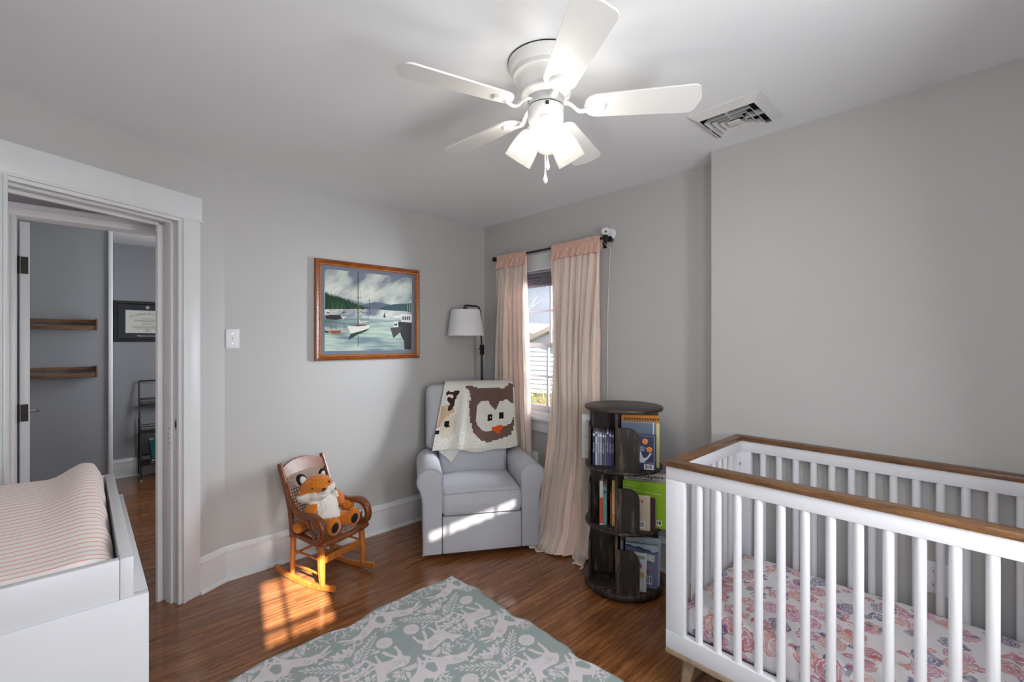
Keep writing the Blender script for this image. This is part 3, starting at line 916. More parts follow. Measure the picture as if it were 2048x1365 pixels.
def paint_harbour(w, h):
    X, Y = np.meshgrid(np.linspace(0, 1, w), np.linspace(0, 1, h))       # Y 0 at the top
    def T(x, y):      # sketch coordinates -> canvas pixels
        top = 255 + (x - 232) * .1225
        return ((x - 222) / 958. * w, (y - top) / (1158 - top) * h)
    def Q(*p): return [T(*q) for q in p]
    w3 = 2 * w
    m1, m2 = fbm(h, w3, (10, 4), 1), fbm(h, w3, (20, 7), 2)
    n1 = np.stack([m1[r_, int(r_ * .7):int(r_ * .7) + w] for r_ in range(h)])      # clouds drift up to the right
    n2 = np.stack([m2[r_, int(r_ * .8):int(r_ * .8) + w] for r_ in range(h)])
    cl = np.clip((n1 * 1.1 + n2 * .5 - .58 + .25 * np.exp(-((Y - .30 + .25 * (X - .4)) / .13) ** 2) - .35 * np.clip(.16 - Y, 0, 1) * 4) * 2.4, 0, 1)[..., None]
    img = (1 - cl) * L3(118, 126, 142) + cl * L3(214, 216, 206)
    grn = np.clip((n2 - .52) * 3, 0, .5)[..., None]
    img = img * (1 - grn) + grn * L3(160, 186, 170)
    # water
    wn = fbm(h, w, (4, 60), 3, 3); w2 = fbm(h, w, (3, 8), 4, 3)
    k = np.clip((w2 - .42) * 2.2 + (wn - .5) * 1.4 + (Y - .75) * 1.3, 0, 1)[..., None]
    water = (1 - k) * L3(112, 134, 146) + k * L3(190, 208, 192)
    msk = Y > .555
    img[msk] = water[msk]
    dk = (Y > .56) & (Y < .70) & (X < .40)
    dkw = (np.clip(1 - X / .40, 0, 1) * np.clip(1 - abs(Y - .63) / .09, 0, 1))[..., None] * dk[..., None]
    img = img * (1 - .75 * dkw) + .75 * dkw * L3(44, 78, 72)
    lt = np.exp(-((Y - .565) / .018) ** 2)[..., None] * (X > .4)[..., None]
    img = img * (1 - .7 * lt) + .7 * lt * L3(206, 220, 218)
    def poly(c, *p): fill_poly(img, Q(*p), L3(*c))
    poly((134, 146, 152), (400, 575), (470, 590), (560, 620), (640, 640), (640, 680), (400, 690))
    poly((92, 102, 116), (590, 660), (660, 640), (740, 628), (800, 632), (880, 650), (940, 662), (900, 690), (780, 706), (600, 700))
    poly((40, 78, 82), (760, 706), (880, 670), (960, 654), (1080, 652), (1185, 648), (1185, 752), (1100, 735), (940, 724))
    # pine slope with serrated top
    tops = []
    for i in range(34):
        x = 228 + i * 14
        y = 512 + (x - 228) * (.36) + (x - 228) ** 2 * .00012
        tops += [(x, y + random.uniform(8, 26)), (x + 7, y - random.uniform(4, 20))]
    poly((24, 58, 34), *([(226, 700)] + tops + [(700, 702)]))
    for i in range(60):
        x = random.uniform(230, 620); y0 = 540 + (x - 228) * .38
        fill_poly(img, [T(x, y0 + random.uniform(0, 30)), T(x + 8, 700), T(x - 8, 700)], L3(*random.choice([(34, 74, 44), (18, 46, 30), (46, 92, 52)])))
    for i in range(40):
        x = random.uniform(230, 640); y = random.uniform(703, 740)
        poly(random.choice([(196, 200, 196), (90, 100, 92), (150, 140, 120), (60, 70, 64)]), (x, y), (x + random.uniform(14, 46), y), (x + 20, y + random.uniform(4, 12)))
    # moored boats left
    poly((52, 40, 36), (232, 758), (390, 770), (396, 806), (330, 816), (240, 806)); poly((206, 206, 200), (380, 772), (448, 782), (402, 812)); poly((188, 190, 186), (222, 748), (280, 742), (270, 765), (226, 768))
    poly((176, 176, 168), (218, 888), (300, 906), (440, 930), (468, 940), (470, 962), (330, 950), (218, 930))
    poly((152, 84, 46), (262, 936), (388, 932), (372, 966), (300, 972)); poly((60, 62, 56), (218, 930), (262, 940), (262, 962), (218, 950))
    for x in (278, 292, 330, 412, 430): fill_poly(img, [T(x, 862), T(x + 7, 862), T(x + 7, 920), T(x, 920)], L3(120, 112, 96))
    # reflections and sailboat
    poly((36, 62, 42), (456, 1040), (482, 972), (600, 940), (684, 916), (650, 944), (560, 980))
    poly((58, 70, 62), (556, 985), (566, 985), (563, 1120), (558, 1120))
    poly((228, 226, 218), (448, 884), (560, 892), (690, 876), (682, 902), (600, 940), (482, 970))
    poly((120, 70, 40), (470, 884), (560, 876), (660, 872), (640, 884), (560, 892)); poly((206, 204, 196), (566, 800), (586, 838), (688, 832), (684, 842), (570, 858))
    for a, b, t in (((560, 296), (560, 876), 5), ((536, 574), (598, 576), 3), ((560, 310), (530, 640), 1.6), ((560, 310), (600, 700), 1.6), ((680, 590), (680, 750), 3), ((668, 750), (668, 870), 3), ((548, 410), (578, 410), 3)):
        fill_poly(img, line_poly(T(*a), T(*b), t * w / 958 * 1.6), L3(86, 74, 62))
    poly((34, 30, 30), (836, 796), (866, 800), (848, 744)); poly((40, 40, 44), (684, 752), (704, 756), (690, 742))
    # work boat right
    poly((24, 28, 36), (1004, 846), (1180, 860), (1174, 1156), (1088, 1150), (1082, 1060), (1046, 1000)); poly((66, 60, 58), (918, 912), (1050, 904), (1040, 960), (954, 1028))
    poly((222, 224, 222), (1040, 762), (1184, 770), (1184, 862), (1046, 846)); poly((222, 224, 222), (954, 846), (1010, 840), (1012, 902), (958, 906))
    for x in (1062, 1088, 1114, 1140): poly((44, 48, 52), (x, 790), (x + 18, 792), (x + 18, 830), (x, 826))
    poly((50, 54, 58), (962, 868), (1000, 866), (1000, 886), (964, 888)); poly((228, 230, 228), (950, 782), (1050, 776), (1046, 806), (962, 802))
    for x in (1124, 1150, 1170): fill_poly(img, line_poly(T(x, 660), T(x, 770), 2 * w / 958 * 2), L3(190, 196, 200))
    return img * .96
cw, chh = 380, 316
im = paint_harbour(cw, chh)
CX0, CX1, CZ0, CZ1 = -.333, .333, -.277, .277
gx, gz = np.meshgrid(np.linspace(CX0, CX1, cw), np.linspace(CZ1, CZ0, chh))
gridobj('canvas', np.stack([gx, np.full_like(gx, -.0115), gz], -1), vcol('oil_paint', rough=.45, bump=.15, bscale=220), pic, im)

# ================================================================== light switch, outlets
sw = thing('light_switch', 'white toggle light switch plate on the wall beside the doorway', 'light switch', (.648, 3.0895, 1.414))
part('plate', WHITE, sw, ((-.035, -.006, -.057), (.035, 0, .057)), r=.003)
MB().rbox((-.005, -.010, -.012), (.005, -.005, .012), .001).rbox((-.004, -.018, -.001), (.004, -.006, .010), .002).build('toggle', TRIM, sw)
for z in (-.030, .030): MB().lathe([(0, .0012), (.003, .001), (.003, 0)], 8, Matrix.Translation((0, -.006, z)) @ Matrix.Rotation(PI / 2, 4, 'X')).build('screw', CHROME, sw)
ot = thing('wall_outlet', 'white double-gang wall outlet plate seen between the crib slats', 'outlet', (XC - .0005, .128, .480))
part('plate', WHITE, ot, ((-.006, -.058, -.062), (0, .058, .062)), r=.003)
for z in (-.026, .026):
    q = MB().lathe([(0, .003), (.016, .003), (.017, 0)], 20, Matrix.Translation((-.006, .026, z)) @ Matrix.Rotation(-PI / 2, 4, 'Y')).build('socket', TRIM, ot)
    for dy in (-.006, .006): part('slot', DARKHOLE, q, ((-.0095, .026 + dy - .001, z - .005), (-.0088, .026 + dy + .001, z + .005)))
part('rocker', TRIM, ot, ((-.009, -.042, -.034), (-.005, -.010, .034)), r=.002)
o2 = thing('wall_outlet', 'white wall outlet between the armchair and the right curtain', 'outlet', (XB - .0005, 2.47, .478))
part('plate', WHITE, o2, ((-.006, -.036, -.058), (0, .036, .058)), r=.003)
for z in (-.024, .024): part('socket', TRIM, o2, ((-.009, -.016, z - .016), (-.005, .016, z + .016)), r=.004)
part('charger', WHITE, o2, ((-.035, -.02, .006), (-.006, .02, .04)), r=.004)
c2_ = thing('charger_cord', 'thin white cord drooping from the outlet behind the right curtain', 'cord', (XB - .03, 2.43, .47))
MB().tube([(.0, .01, .02), (-.012, -.02, -.01), (-.012, -.10, -.035), (-.01, -.18, -.03), (0, -.26, -.01), (.005, -.34, -.10), (.01, -.36, -.45)], .0025, 6).build('wire', WHITE, c2_)

# ================================================================== floor lamp in the corner
lamp = thing('floor_lamp', 'black floor lamp with white drum shade behind the armchair', 'floor lamp', (2.435, 2.935, 0))
MB().lathe([(0, 0), (.105, 0), (.108, .006), (.104, .016), (.02, .022), (0, .022)], 36).build('base', BLACKM, lamp)
ld_ = Vector((-.66, .01, 0)).normalized()
# arm points left along the back wall
ad_ = Vector((-.175, .035, 0))
MB().tube([(0, 0, .02), (-.002, 0, .8), (-.006, 0, 1.30)], .011, 12).build('pole', BLACKM, lamp)
MB().tube([(-.006, 0, 1.28), (-.012, .001, 1.45), (-.018, .003, 1.60), (-.022, .004, 1.65), (-.032, .006, 1.678), (-.05, .010, 1.688), (-.10, .02, 1.690), (-.150, .03, 1.692)], .0075, 12).build('arm', BLACKM, lamp)
MB().rbox((-.020, -.014, 1.285), (.008, .014, 1.370), .003).build('switch_block', BLACKM, lamp)
MB().lathe([(0, -.022), (.004, -.022), (.006, 0), (0, 0)], 10, Matrix.Translation((-.020, 0, 1.335)) @ Matrix.Rotation(PI / 2, 4, 'Y')).build('knob', BLACKM, lamp)
LS = sheer('lamp_shade_cloth', srgb(244, 244, 246), 1.0, .2)
sc_ = Vector((-.155, .03, 0))
sh = MB().lathe([(.118, 1.652), (.149, 1.445), (.1475, 1.445), (.1165, 1.652)], 48, Matrix.Translation(sc_), cap=False).build('lamp_shade', LS, lamp, smooth=60)
MB().lathe([(.1185, 1.655), (.1192, 1.648), (.116, 1.648), (.116, 1.655)], 48, Matrix.Translation(sc_), cap=False).lathe([(.1485, 1.450), (.150, 1.443), (.147, 1.443)], 48, Matrix.Translation(sc_), cap=False).build('shade_trim', WHITE, sh)
MB().lathe([(.008, 1.695), (.008, 1.672), (.021, 1.672), (.021, 1.655), (.016, 1.653), (.016, 1.60), (0, 1.60)], 18, Matrix.Translation(sc_)).build('socket', BLACKM, lamp)
sp_ = MB()
for k in range(3):
    a = 2 * PI * k / 3 + .4
    sp_.tube([sc_ + Vector((0, 0, 1.655)), sc_ + Vector((.117 * math.cos(a), .117 * math.sin(a), 1.650))], .0015, 5)
sp_.build('spider', BLACKM, sh)

# ================================================================== grey recliner armchair
GREYF = fabric('grey_upholstery', srgb(172, 173, 180), srgb(200, 201, 208), scale=520, bump=.35, sheen=.15)
GREYP = fabric('grey_piping', srgb(156, 157, 164), srgb(184, 185, 192), scale=600, bump=.2)
MXZ = Matrix(((1, 0, 0, 0), (0, 0, 1, 0), (0, 1, 0, 0), (0, 0, 0, 1)))      # prism (x, z) outline extruded along y
def bprism(poly, h0, h1, r=.006, seg=2, Mx=None):
    bm = bmesh.new()
    vs = [bm.verts.new((x, y, h0)) for x, y in poly]
    f = bm.faces.new(vs)
    e = bmesh.ops.extrude_face_region(bm, geom=[f])
    for v in e['geom']:
        if isinstance(v, bmesh.types.BMVert): v.co.z = h1
    bmesh.ops.recalc_face_normals(bm, faces=bm.faces[:])
    ed = [e for e in bm.edges if abs(e.verts[0].co.z - e.verts[1].co.z) < 1e-6]
    bmesh.ops.bevel(bm, geom=ed, offset=r, segments=seg, profile=.5, affect='EDGES')
    return MB().bm(bm, Mx)
rec = thing('armchair', 'light grey upholstered recliner armchair in the corner', 'armchair', (1.898, 2.284, 0), math.radians(-31.1))
def arm_outline(s):
    p = [(.262, .035), (.262, .30), (.260, .47)]
    for k in range(13):
        a = math.radians(170 - k * 17.5)
        p.append((.336 + .083 * math.cos(a), .502 + .083 * math.sin(a)))
    p += [(.398, .440), (.388, .405), (.382, .36), (.380, .30), (.380, .15), (.380, .035)]
    return [(s * x, z) for x, z in p]
for s in (-1, 1):
    ol = arm_outline(s)
    a_ = bprism(ol, .0, .575, .010, 3, MXZ).build('arm', GREYF, rec, smooth=40)
    MB().tube([(x, .003, z) for x, z in ol[1:]] + [(ol[-1][0], .003, .04), (ol[0][0], .003, .04)], .0042, 6).build('piping', GREYP, a_)
def crown(c):
    x, y, z = c
    return (x, y - (.012 * max(0, 1 - abs(z - .35) / .08) if y < .05 else 0), z + (.030 * (1 - (x / .27) ** 2) * max(0, 1 - ((y - .24) / .32) ** 2) if z > .38 else 0))
cu_ = MB().rbox((-.259, -.006, .278), (.259, .52, .425), .022, 3, cuts=7, fn=crown).build('seat_cushion', GREYF, rec, smooth=60)
for z in (.420, .288):
    MB().tube([(-.252, .01, z), (-.24, -.004 - .004, z), (0, -.009, z + (.006 if z > .4 else 0)), (.24, -.008, z), (.252, .01, z)], .0042, 6).build('piping', GREYP, cu_)
MB().rbox((-.259, -.004, .035), (.259, .06, .272), .010, 3, cuts=3).build('footrest_panel', GREYF, rec, smooth=60)
def lean(c): return (c[0], c[1] + .15 * (c[2] - .6) - .018 * max(0, 1 - (c[0] / .34) ** 2) * max(0, 1 - ((c[2] - .83) / .24) ** 2) * (1 if c[1] < .53 else 0), c[2])
bk_ = MB().rbox((-.345, .492, .585), (.345, .605, 1.062), .046, 5, cuts=7, fn=lean).build('backrest', GREYF, rec, smooth=60)
pp = []
for x, z in [(-.345, .60), (-.345, 1.01), (-.330, 1.045), (-.295, 1.062), (0, 1.064), (.295, 1.062), (.330, 1.045), (.345, 1.01), (.345, .60)]: pp.append((x, .545 + .15 * (z - .6), z))
MB().tube(pp, .0045, 6).build('piping', GREYP, bk_)
def lumbar(c): return (c[0], c[1] - (.030 * max(0, 1 - (c[0] / .27) ** 2) * max(0, 1 - ((c[2] - .52) / .17) ** 2) if c[1] < .48 else 0), c[2])
MB().rbox((-.258, .455, .36), (.258, .58, .70), .035, 4, cuts=6, fn=lumbar).build('lumbar_cushion', GREYF, rec, smooth=60)
part('back_panel', GREYF, rec, ((-.33, .58, .06), (.33, .655, .70)), r=.01)
part('glider_base', BLACK, rec, ((-.28, .08, 0), (.28, .58, .034)), r=.004)

# ================================================================== crocheted blanket with owl
blk = thing('crochet_blanket', 'white crochet blanket with an owl face draped over the armchair back', 'blanket', (1.898, 2.284, 0), math.radians(-31.1))
NB = 66                      # stitches across
NVB = 92                     # stitches along (behind, over, front)
FR0 = 36                     # first row of the visible front
gr = np.ones((NVB, NB, 3)) * L3(226, 222, 214)
def owl_uv(p):
    x, y = p
    xl = 225 + (30 - 225) * (y - 130) / 945.; xr = 1250 + 60 * (y - 85) / 945.
    return ((x - xl) / (xr - xl) * NB, FR0 + (y - 68) / 1062. * (NVB - FR0))
def owl(c, *p): fill_poly(gr, [owl_uv(q) for q in p], L3(*c))
BRN = (112, 88, 82)
owl(BRN, (525, 175), (570, 160), (625, 155), (640, 180), (700, 175), (720, 205), (900, 200), (1120, 215), (1125, 180), (1170, 170), (1180, 130), (1245, 140), (1250, 190), (1245, 330), (1255, 460), (1275, 700), (1265, 870), (1225, 885), (1220, 935), (1100, 970), (960, 1000), (830, 1025), (820, 990), (750, 975), (700, 900), (655, 870), (630, 810), (620, 720), (595, 710), (585, 540), (575, 400), (605, 390), (600, 300), (580, 230), (540, 215))
owl((228, 224, 216), (690, 490), (715, 440), (745, 400), (800, 390), (870, 390), (890, 440), (930, 480), (955, 530), (990, 540), (1010, 490), (1030, 440), (1050, 410), (1120, 395), (1170, 395), (1200, 430), (1245, 460), (1265, 500), (1275, 640), (1240, 720), (1220, 770), (1100, 790), (1010, 830), (880, 850), (800, 830), (740, 770), (690, 720))
owl((20, 20, 24), (868, 600), (938, 600), (938, 700), (868, 700)); owl((20, 20, 24), (1040, 588), (1102, 588), (1102, 668), (1040, 668))
owl((230, 226, 218), (898, 640), (916, 640), (916, 658), (898, 658)); owl((232, 92, 24), (915, 805), (960, 785), (1090, 770), (1105, 800), (1080, 830), (1050, 880), (1015, 915), (985, 870), (930, 840))
owl((204, 178, 150), (175, 470), (280, 450), (350, 500), (370, 560), (300, 600), (240, 650), (180, 700), (130, 780), (95, 790), (140, 640))
owl((216, 206, 188), (250, 620), (370, 600), (400, 700), (370, 880), (250, 970), (160, 950), (110, 880), (160, 720))
owl((62, 36, 28), (245, 255), (290, 240), (310, 270), (370, 245), (440, 240), (430, 290), (390, 340), (375, 400), (355, 480), (320, 530), (260, 545), (280, 480), (290, 430), (255, 375), (265, 340), (250, 300))
owl((228, 224, 216), (270, 295), (305, 285), (345, 310), (350, 345), (315, 350), (300, 325), (275, 330))
owl((18, 18, 22), (212, 700), (284, 700), (284, 788), (212, 788)); owl((18, 18, 22), (62, 820), (132, 820), (132, 892), (62, 892))
SUB = 4
nvv, nuu = NVB * SUB + 1, NB * SUB + 1
PB = np.zeros((nvv, nuu, 3))
def yfront(z):
    y = .492 + .15 * (z - .6) - .034
    k = max(0, min(1, (.74 - z) / .12))
    return y * (1 - k) + k * .408
# arc-length path: behind -> over the top -> down the front
path = [(.70, .82), (.700, .98), (.690, 1.05), (.665, 1.078), (.62, 1.088), (.575, 1.084), (.540, 1.066), (.528, 1.03)]
zz = 1.0
while zz > .59: path.append((yfront(zz), zz)); zz -= .03
path.append((yfront(.595), .595))
pa = np.array(path); seg = np.r_[0, np.cumsum(np.hypot(*np.diff(pa, axis=0).T))]
s_front = seg[5]             # the crest
def along(s): return np.interp(s, seg, pa[:, 0]), np.interp(s, seg, pa[:, 1])
for j in range(nvv):
    row = j / SUB
    if row < FR0: s0 = row / FR0 * s_front
    else: s0 = s_front + (row - FR0) / (NVB - FR0) * (seg[-1] - s_front)
    vf = max(0, (row - FR0) / (NVB - FR0))
    xl = -.205 - .105 * vf; xr = .325 + .0 * vf
    for i in range(nuu):
        u = i / SUB / NB
        x = xl + (xr - xl) * u
        sl = s0 + (-.016 * math.sin(u * 7 + .6) + .006 * math.sin(u * 16)) * vf - (.0 if u > .1 else 0)
        y, z = along(min(sl, seg[-1] + .0))
        if sl > seg[-1]: z -= sl - seg[-1]
        fold = .014 * math.exp(-((u - .30) / .05) ** 2) * (.3 + vf) + .006 * math.sin(u * 13 + vf * 2) * (.2 + vf)
        st = .0035 * (abs(math.sin(PI * i / SUB)) * abs(math.sin(PI * row)) ) + .0015 * mnoise.noise((x * 90, z * 90, row))
        PB[j, i] = (x, y - fold - st if vf > 0 else y + .3 * st, z + (st if row < FR0 + 4 else 0))
colB = np.repeat(np.repeat(gr, SUB, 0), SUB, 1)
colB = colB * (1 + .10 * (rng.random(colB.shape[:2]) - .5))[..., None]
# dark pinholes between stitches
hole = ((np.arange(NVB * SUB) % SUB == 0)[:, None] & (np.arange(NB * SUB) % SUB == 0)[None, :]) & (rng.random((NVB * SUB, NB * SUB)) < .55)
colB[hole] *= .35
YARN = vcol('yarn', rough=.95, bump=.8, bscale=520, spec=.1, sheen=.3)
gridobj('knitted_panel', PB, YARN, blk, colB, domain='FACE')
# folded-under corner hanging below the left edge
nq = 24
PT = np.zeros((nq, nq, 3)); CT = np.ones((nq, nq, 3)) * L3(220, 216, 208)
A_, B_, C_, D_ = (np.array(p) for p in ((-.285, .424, .66), (-.075, .428, .63), (-.170, .424, .508), (-.262, .416, .60)))
for j in range(nq):
    for i in range(nq):
        u, v = i / (nq - 1), j / (nq - 1)
        p = (A_ * (1 - u) + B_ * u) * (1 - v) + (D_ * (1 - u) * 1.0 + C_ * u) * v
        if u + v > 1.5: pass
        PT[j, i] = p + np.array([0, -.004 * math.sin(u * 9), 0])
gridobj('folded_corner', PT, YARN, blk, CT)

# ================================================================== child's rocking chair
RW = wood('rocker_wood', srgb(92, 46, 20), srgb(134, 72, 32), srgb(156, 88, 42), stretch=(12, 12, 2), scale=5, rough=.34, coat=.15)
RW_SUN = wood('rocker_wood_sunlit', srgb(150, 84, 30), srgb(190, 112, 44), srgb(206, 132, 62), stretch=(12, 12, 2), scale=5, rough=.28, coat=.35)  # same wood, sunlight on the lower parts put into the colour
CANE = M('cane_strip', srgb(150, 104, 72), rough=.5, vary=.12, vscale=40)
rk = thing('rocking_chair', 'small wooden child rocking chair with cane seat and back', 'rocking chair', (1.075, 2.746, 0), math.radians(19.3))
rect = lambda w, h: [(-w / 2, -h / 2), (w / 2, -h / 2), (w / 2, h / 2), (-w / 2, h / 2)]
def rrect(w, h, c=.3):
    c = min(w, h) * c
    return [(-w / 2 + c, -h / 2), (w / 2 - c, -h / 2), (w / 2, -h / 2 + c), (w / 2, h / 2 - c), (w / 2 - c, h / 2), (-w / 2 + c, h / 2), (-w / 2, h / 2 - c), (-w / 2, -h / 2 + c)]
def rz(y): return .0155 + .40 * (y - .0) ** 2 * 1.1
for s in (-1, 1):
    pts = [(s * .150, y, rz(y) + .0) for y in np.linspace(-.225, .27, 22)]
    MB().sweep(pts, rrect(.022, .031, .2), (0, 0, 1)).build('rocker', RW_SUN, rk)
    MB().sweep([(s * .150, -.130, .03), (s * .153, -.128, .12), (s * .150, -.122, .20), (s * .150, -.118, .262)], rrect(.036, .040), (0, 1, 0), scale=[.75, 1.0, 1.0, .9]).build('front_leg', RW_SUN, rk)
    MB().sweep([(s * .142, .130, .03), (s * .142, .128, .12), (s * .142, .124, .20), (s * .142, .122, .262)], rrect(.030, .032), (0, 1, 0), scale=[.75, .95, 1.0, 1.0]).build('rear_leg', RW_SUN, rk)
    for z in (.175, .095): MB().tube([(s * .150, -.120, z - .005), (s * .146, .0, z), (s * .142, .125, z)], .0065, 8).build('side_stretcher', RW_SUN, rk)
    # back post: from the seat up, curving outwards and back
    pp = [(s * .146, .125, .255), (s * .148, .128, .33), (s * .150, .138, .42), (s * .150, .165, .50), (s * .150, .196, .58), (s * .150, .222, .635), (s * .150, .236, .668)]
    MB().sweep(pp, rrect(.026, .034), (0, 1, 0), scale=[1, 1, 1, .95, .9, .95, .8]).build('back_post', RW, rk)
    # scrolled arm
    ap = [(.150, .475), (.120, .440), (.080, .412), (.035, .400), (-.015, .402), (-.065, .410), (-.108, .405), (-.140, .384), (-.157, .350), (-.155, .315), (-.135, .289), (-.108, .285), (-.090, .300), (-.088, .322), (-.102, .333)]
    sc = [.8, .85, .95, 1.05, 1.1, 1.15, 1.2, 1.2, 1.15, 1.1, 1.0, .9, .75, .6, .5]
    ap3 = cr([(s * (.152 + .016 * min(1, max(0, (.12 - y) / .2))), y, z) for y, z in ap], 4)
    sc4 = list(np.interp(np.linspace(0, len(sc) - 1, len(ap3)), range(len(sc)), sc))
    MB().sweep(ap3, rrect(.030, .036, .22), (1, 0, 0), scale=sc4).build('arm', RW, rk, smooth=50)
    MB().sweep([(s * .160, -.012, .397), (s * .160, -.040, .365), (s * .160, -.062, .330), (s * .160, -.088, .295)], rrect(.022, .018), (1, 0, 0)).build('arm_support', RW, rk)
MB().sweep([(-.150, -.125, .165), (.150, -.125, .165)], rrect(.012, .040), (0, 0, 1)).build('front_stretcher', RW_SUN, rk)
MB().tube([(-.142, .126, .150), (.142, .126, .150)], .0075, 8).build('rear_stretcher', RW_SUN, rk)
# seat frame: rounded-front trapezoid ring
def seat_ol(inset, n=8):
    p = []
    fx, bx, fy, by, r = .186 - inset, .150 - inset, -.172 + inset, .138 - inset, .045
    p += [(bx, by), (-bx, by)]
    for k in range(n + 1):
        a = PI + (PI / 2) * k / n
        p.append((-fx + r + r * math.cos(a), fy + r + r * math.sin(a)))
    for k in range(1, 6):
        t = k / 6; p.append((-fx + r + t * 2 * (fx - r), fy - .012 * math.sin(PI * t)))
    for k in range(n + 1):
        a = PI * 1.5 + (PI / 2) * k / n
        p.append((fx - r + r * math.cos(a), fy + r + r * math.sin(a)))
    return p
so, si = seat_ol(0), seat_ol(.038)
n_ = len(so)
sm = MB()
lv = [(seat_ol(.004), .258), (so, .264), (so, .274), (seat_ol(.006), .281), (seat_ol(.032), .281), (si, .277), (si, .258)]
v = [(x, y, z) for o_, z in lv for x, y in o_]
f = [(a * n_ + i, a * n_ + (i + 1) % n_, ((a + 1) % 7) * n_ + (i + 1) % n_, ((a + 1) % 7) * n_ + i) for a in range(7) for i in range(n_)]
sm.add(v, f).build('seat_frame', RW, rk, smooth=50)
# cane weaving as real strips
def weave(fn, u0, u1, v0, v1, du, w, parent, name):
    m = MB()
    def strip(pts, off):
        pts = [fn(*p) for p in pts]
        vv, ff = [], []
        for i, (p, nrm) in enumerate(pts):
            t = (pts[min(i + 1, len(pts) - 1)][0] - pts[max(i - 1, 0)][0]).normalized()
            sd = t.cross(nrm).normalized()
            vv += [p + nrm * off + sd * w / 2, p + nrm * off - sd * w / 2]
        ff = [(2 * i, 2 * i + 2, 2 * i + 3, 2 * i + 1) for i in range(len(pts) - 1)]
        m.add(vv, ff)
    K = 7
    nu = int((u1 - u0) / du); nv = int((v1 - v0) / du)
    for i in range(nu + 1):
        u = u0 + i * du
        for d in (-.0021, .0021): strip([(u + d, v0 + (v1 - v0) * k / K) for k in range(K + 1)], .0003)
    for i in range(nv + 1):
        v_ = v0 + i * du
        for d in (-.0021, .0021): strip([(u0 + (u1 - u0) * k / K, v_ + d) for k in range(K + 1)], -.0003)
    W_, H_ = u1 - u0, v1 - v0
    for sgn in (1, -1):
        c = -int(H_ / du) - 1
        while c * du < W_:
            off = c * du + du / 2
            ps = []
            for k in range(0, 60):
                vv = k / 59 * H_
                uu = off + vv if sgn > 0 else W_ - (off + vv)
                if 0 <= uu <= W_: ps.append((u0 + uu, v0 + vv))
            if len(ps) > 2: strip(ps[::4] + [ps[-1]], .0008 * sgn)
            c += 1
    return m.build(name, CANE, parent, smooth=0, fix=False)
def yb(z): return np.interp(z, [.255, .33, .42, .50, .58, .635, .668], [.125, .128, .138, .165, .196, .222, .236])
def backf(u, v_):
    y = float(yb(v_)); dy = float(yb(v_ + .01) - yb(v_ - .01)) / .02
    return Vector((u, y + .012 * (1 - (u / .14) ** 2) , v_)), Vector((0, -1, dy)).normalized()
weave(backf, -.134, .134, .300, .600, .0178, .0029, rk, 'cane_back')
def seatf(u, v_): return Vector((u * (1 + (.13 - v_) * .3), v_, .2785 - .003 * max(0, 1 - (u / .14) ** 2))), Vector((0, 0, 1))
weave(seatf, -.116, .116, -.132, .100, .0178, .0029, rk, 'cane_seat')
# crest rail with arched top and a lower back rail
def crest(u, v_):
    x = -.148 + .296 * u
    z0 = .588 + .012 * math.sin(PI * u); z1 = .640 + .036 * math.sin(PI * u) ** .8
    return x, z0 + (z1 - z0) * v_
cm = MB()
for off in (-.010, .008):
    cm.grid(lambda u, v_: (crest(u, v_)[0], float(yb(crest(u, v_)[1])) + .012 * (1 - (2 * u - 1) ** 2) + off, crest(u, v_)[1]), 16, 4)
nn = 17 * 5
rim = [i for i in range(17)] + [17 * j + 16 for j in range(1, 5)] + [17 * 4 + i for i in range(15, -1, -1)] + [17 * j for j in range(3, 0, -1)]
cm.f += [(rim[i], rim[(i + 1) % len(rim)], nn + rim[(i + 1) % len(rim)], nn + rim[i]) for i in range(len(rim))]
cm.build('crest_rail', RW, rk, smooth=50)
MB().sweep([(-.145, .130, .292), (0, .142, .292), (.145, .130, .292)], rrect(.018, .026), (0, 0, 1)).build('lower_back_rail', RW, rk)

# ================================================================== plush fox sitting in the rocking chair
fox = thing('plush_fox', 'orange and white plush fox toy sitting in the rocking chair', 'stuffed toy', (1.075, 2.746, 0), math.radians(19.3))
def blobs_mesh(blobs, voxel, smooth_it):
    m = MB()
    for c, r, rot in blobs:
        m.sphere((0, 0, 0), r, 20, 14, Matrix.Translation(c) @ Matrix.Rotation(rot[2], 4, 'Z') @ Matrix.Rotation(rot[1], 4, 'Y') @ Matrix.Rotation(rot[0], 4, 'X'))
    me = m.mesh('blob', smooth=0)
    o = bpy.data.objects.new('blob', me); COL.objects.link(o)
    md = o.modifiers.new('r', 'REMESH'); md.mode = 'VOXEL'; md.voxel_size = voxel
    ms = o.modifiers.new('s', 'SMOOTH'); ms.iterations = smooth_it; ms.factor = .6
    bpy.context.view_layer.update()
    me2 = bpy.data.meshes.new_from_object(o.evaluated_get(bpy.context.evaluated_depsgraph_get()))
    bpy.data.objects.remove(o)
    return me2
HC = Vector((-.030, .055, .492))          # head centre
HT = -.42                                 # the head turns towards the window side of the room behind the viewer
def hr(dx, dy, dz): return (HC.x + dx * math.cos(HT) - dy * math.sin(HT), HC.y + dx * math.sin(HT) + dy * math.cos(HT), HC.z + dz)
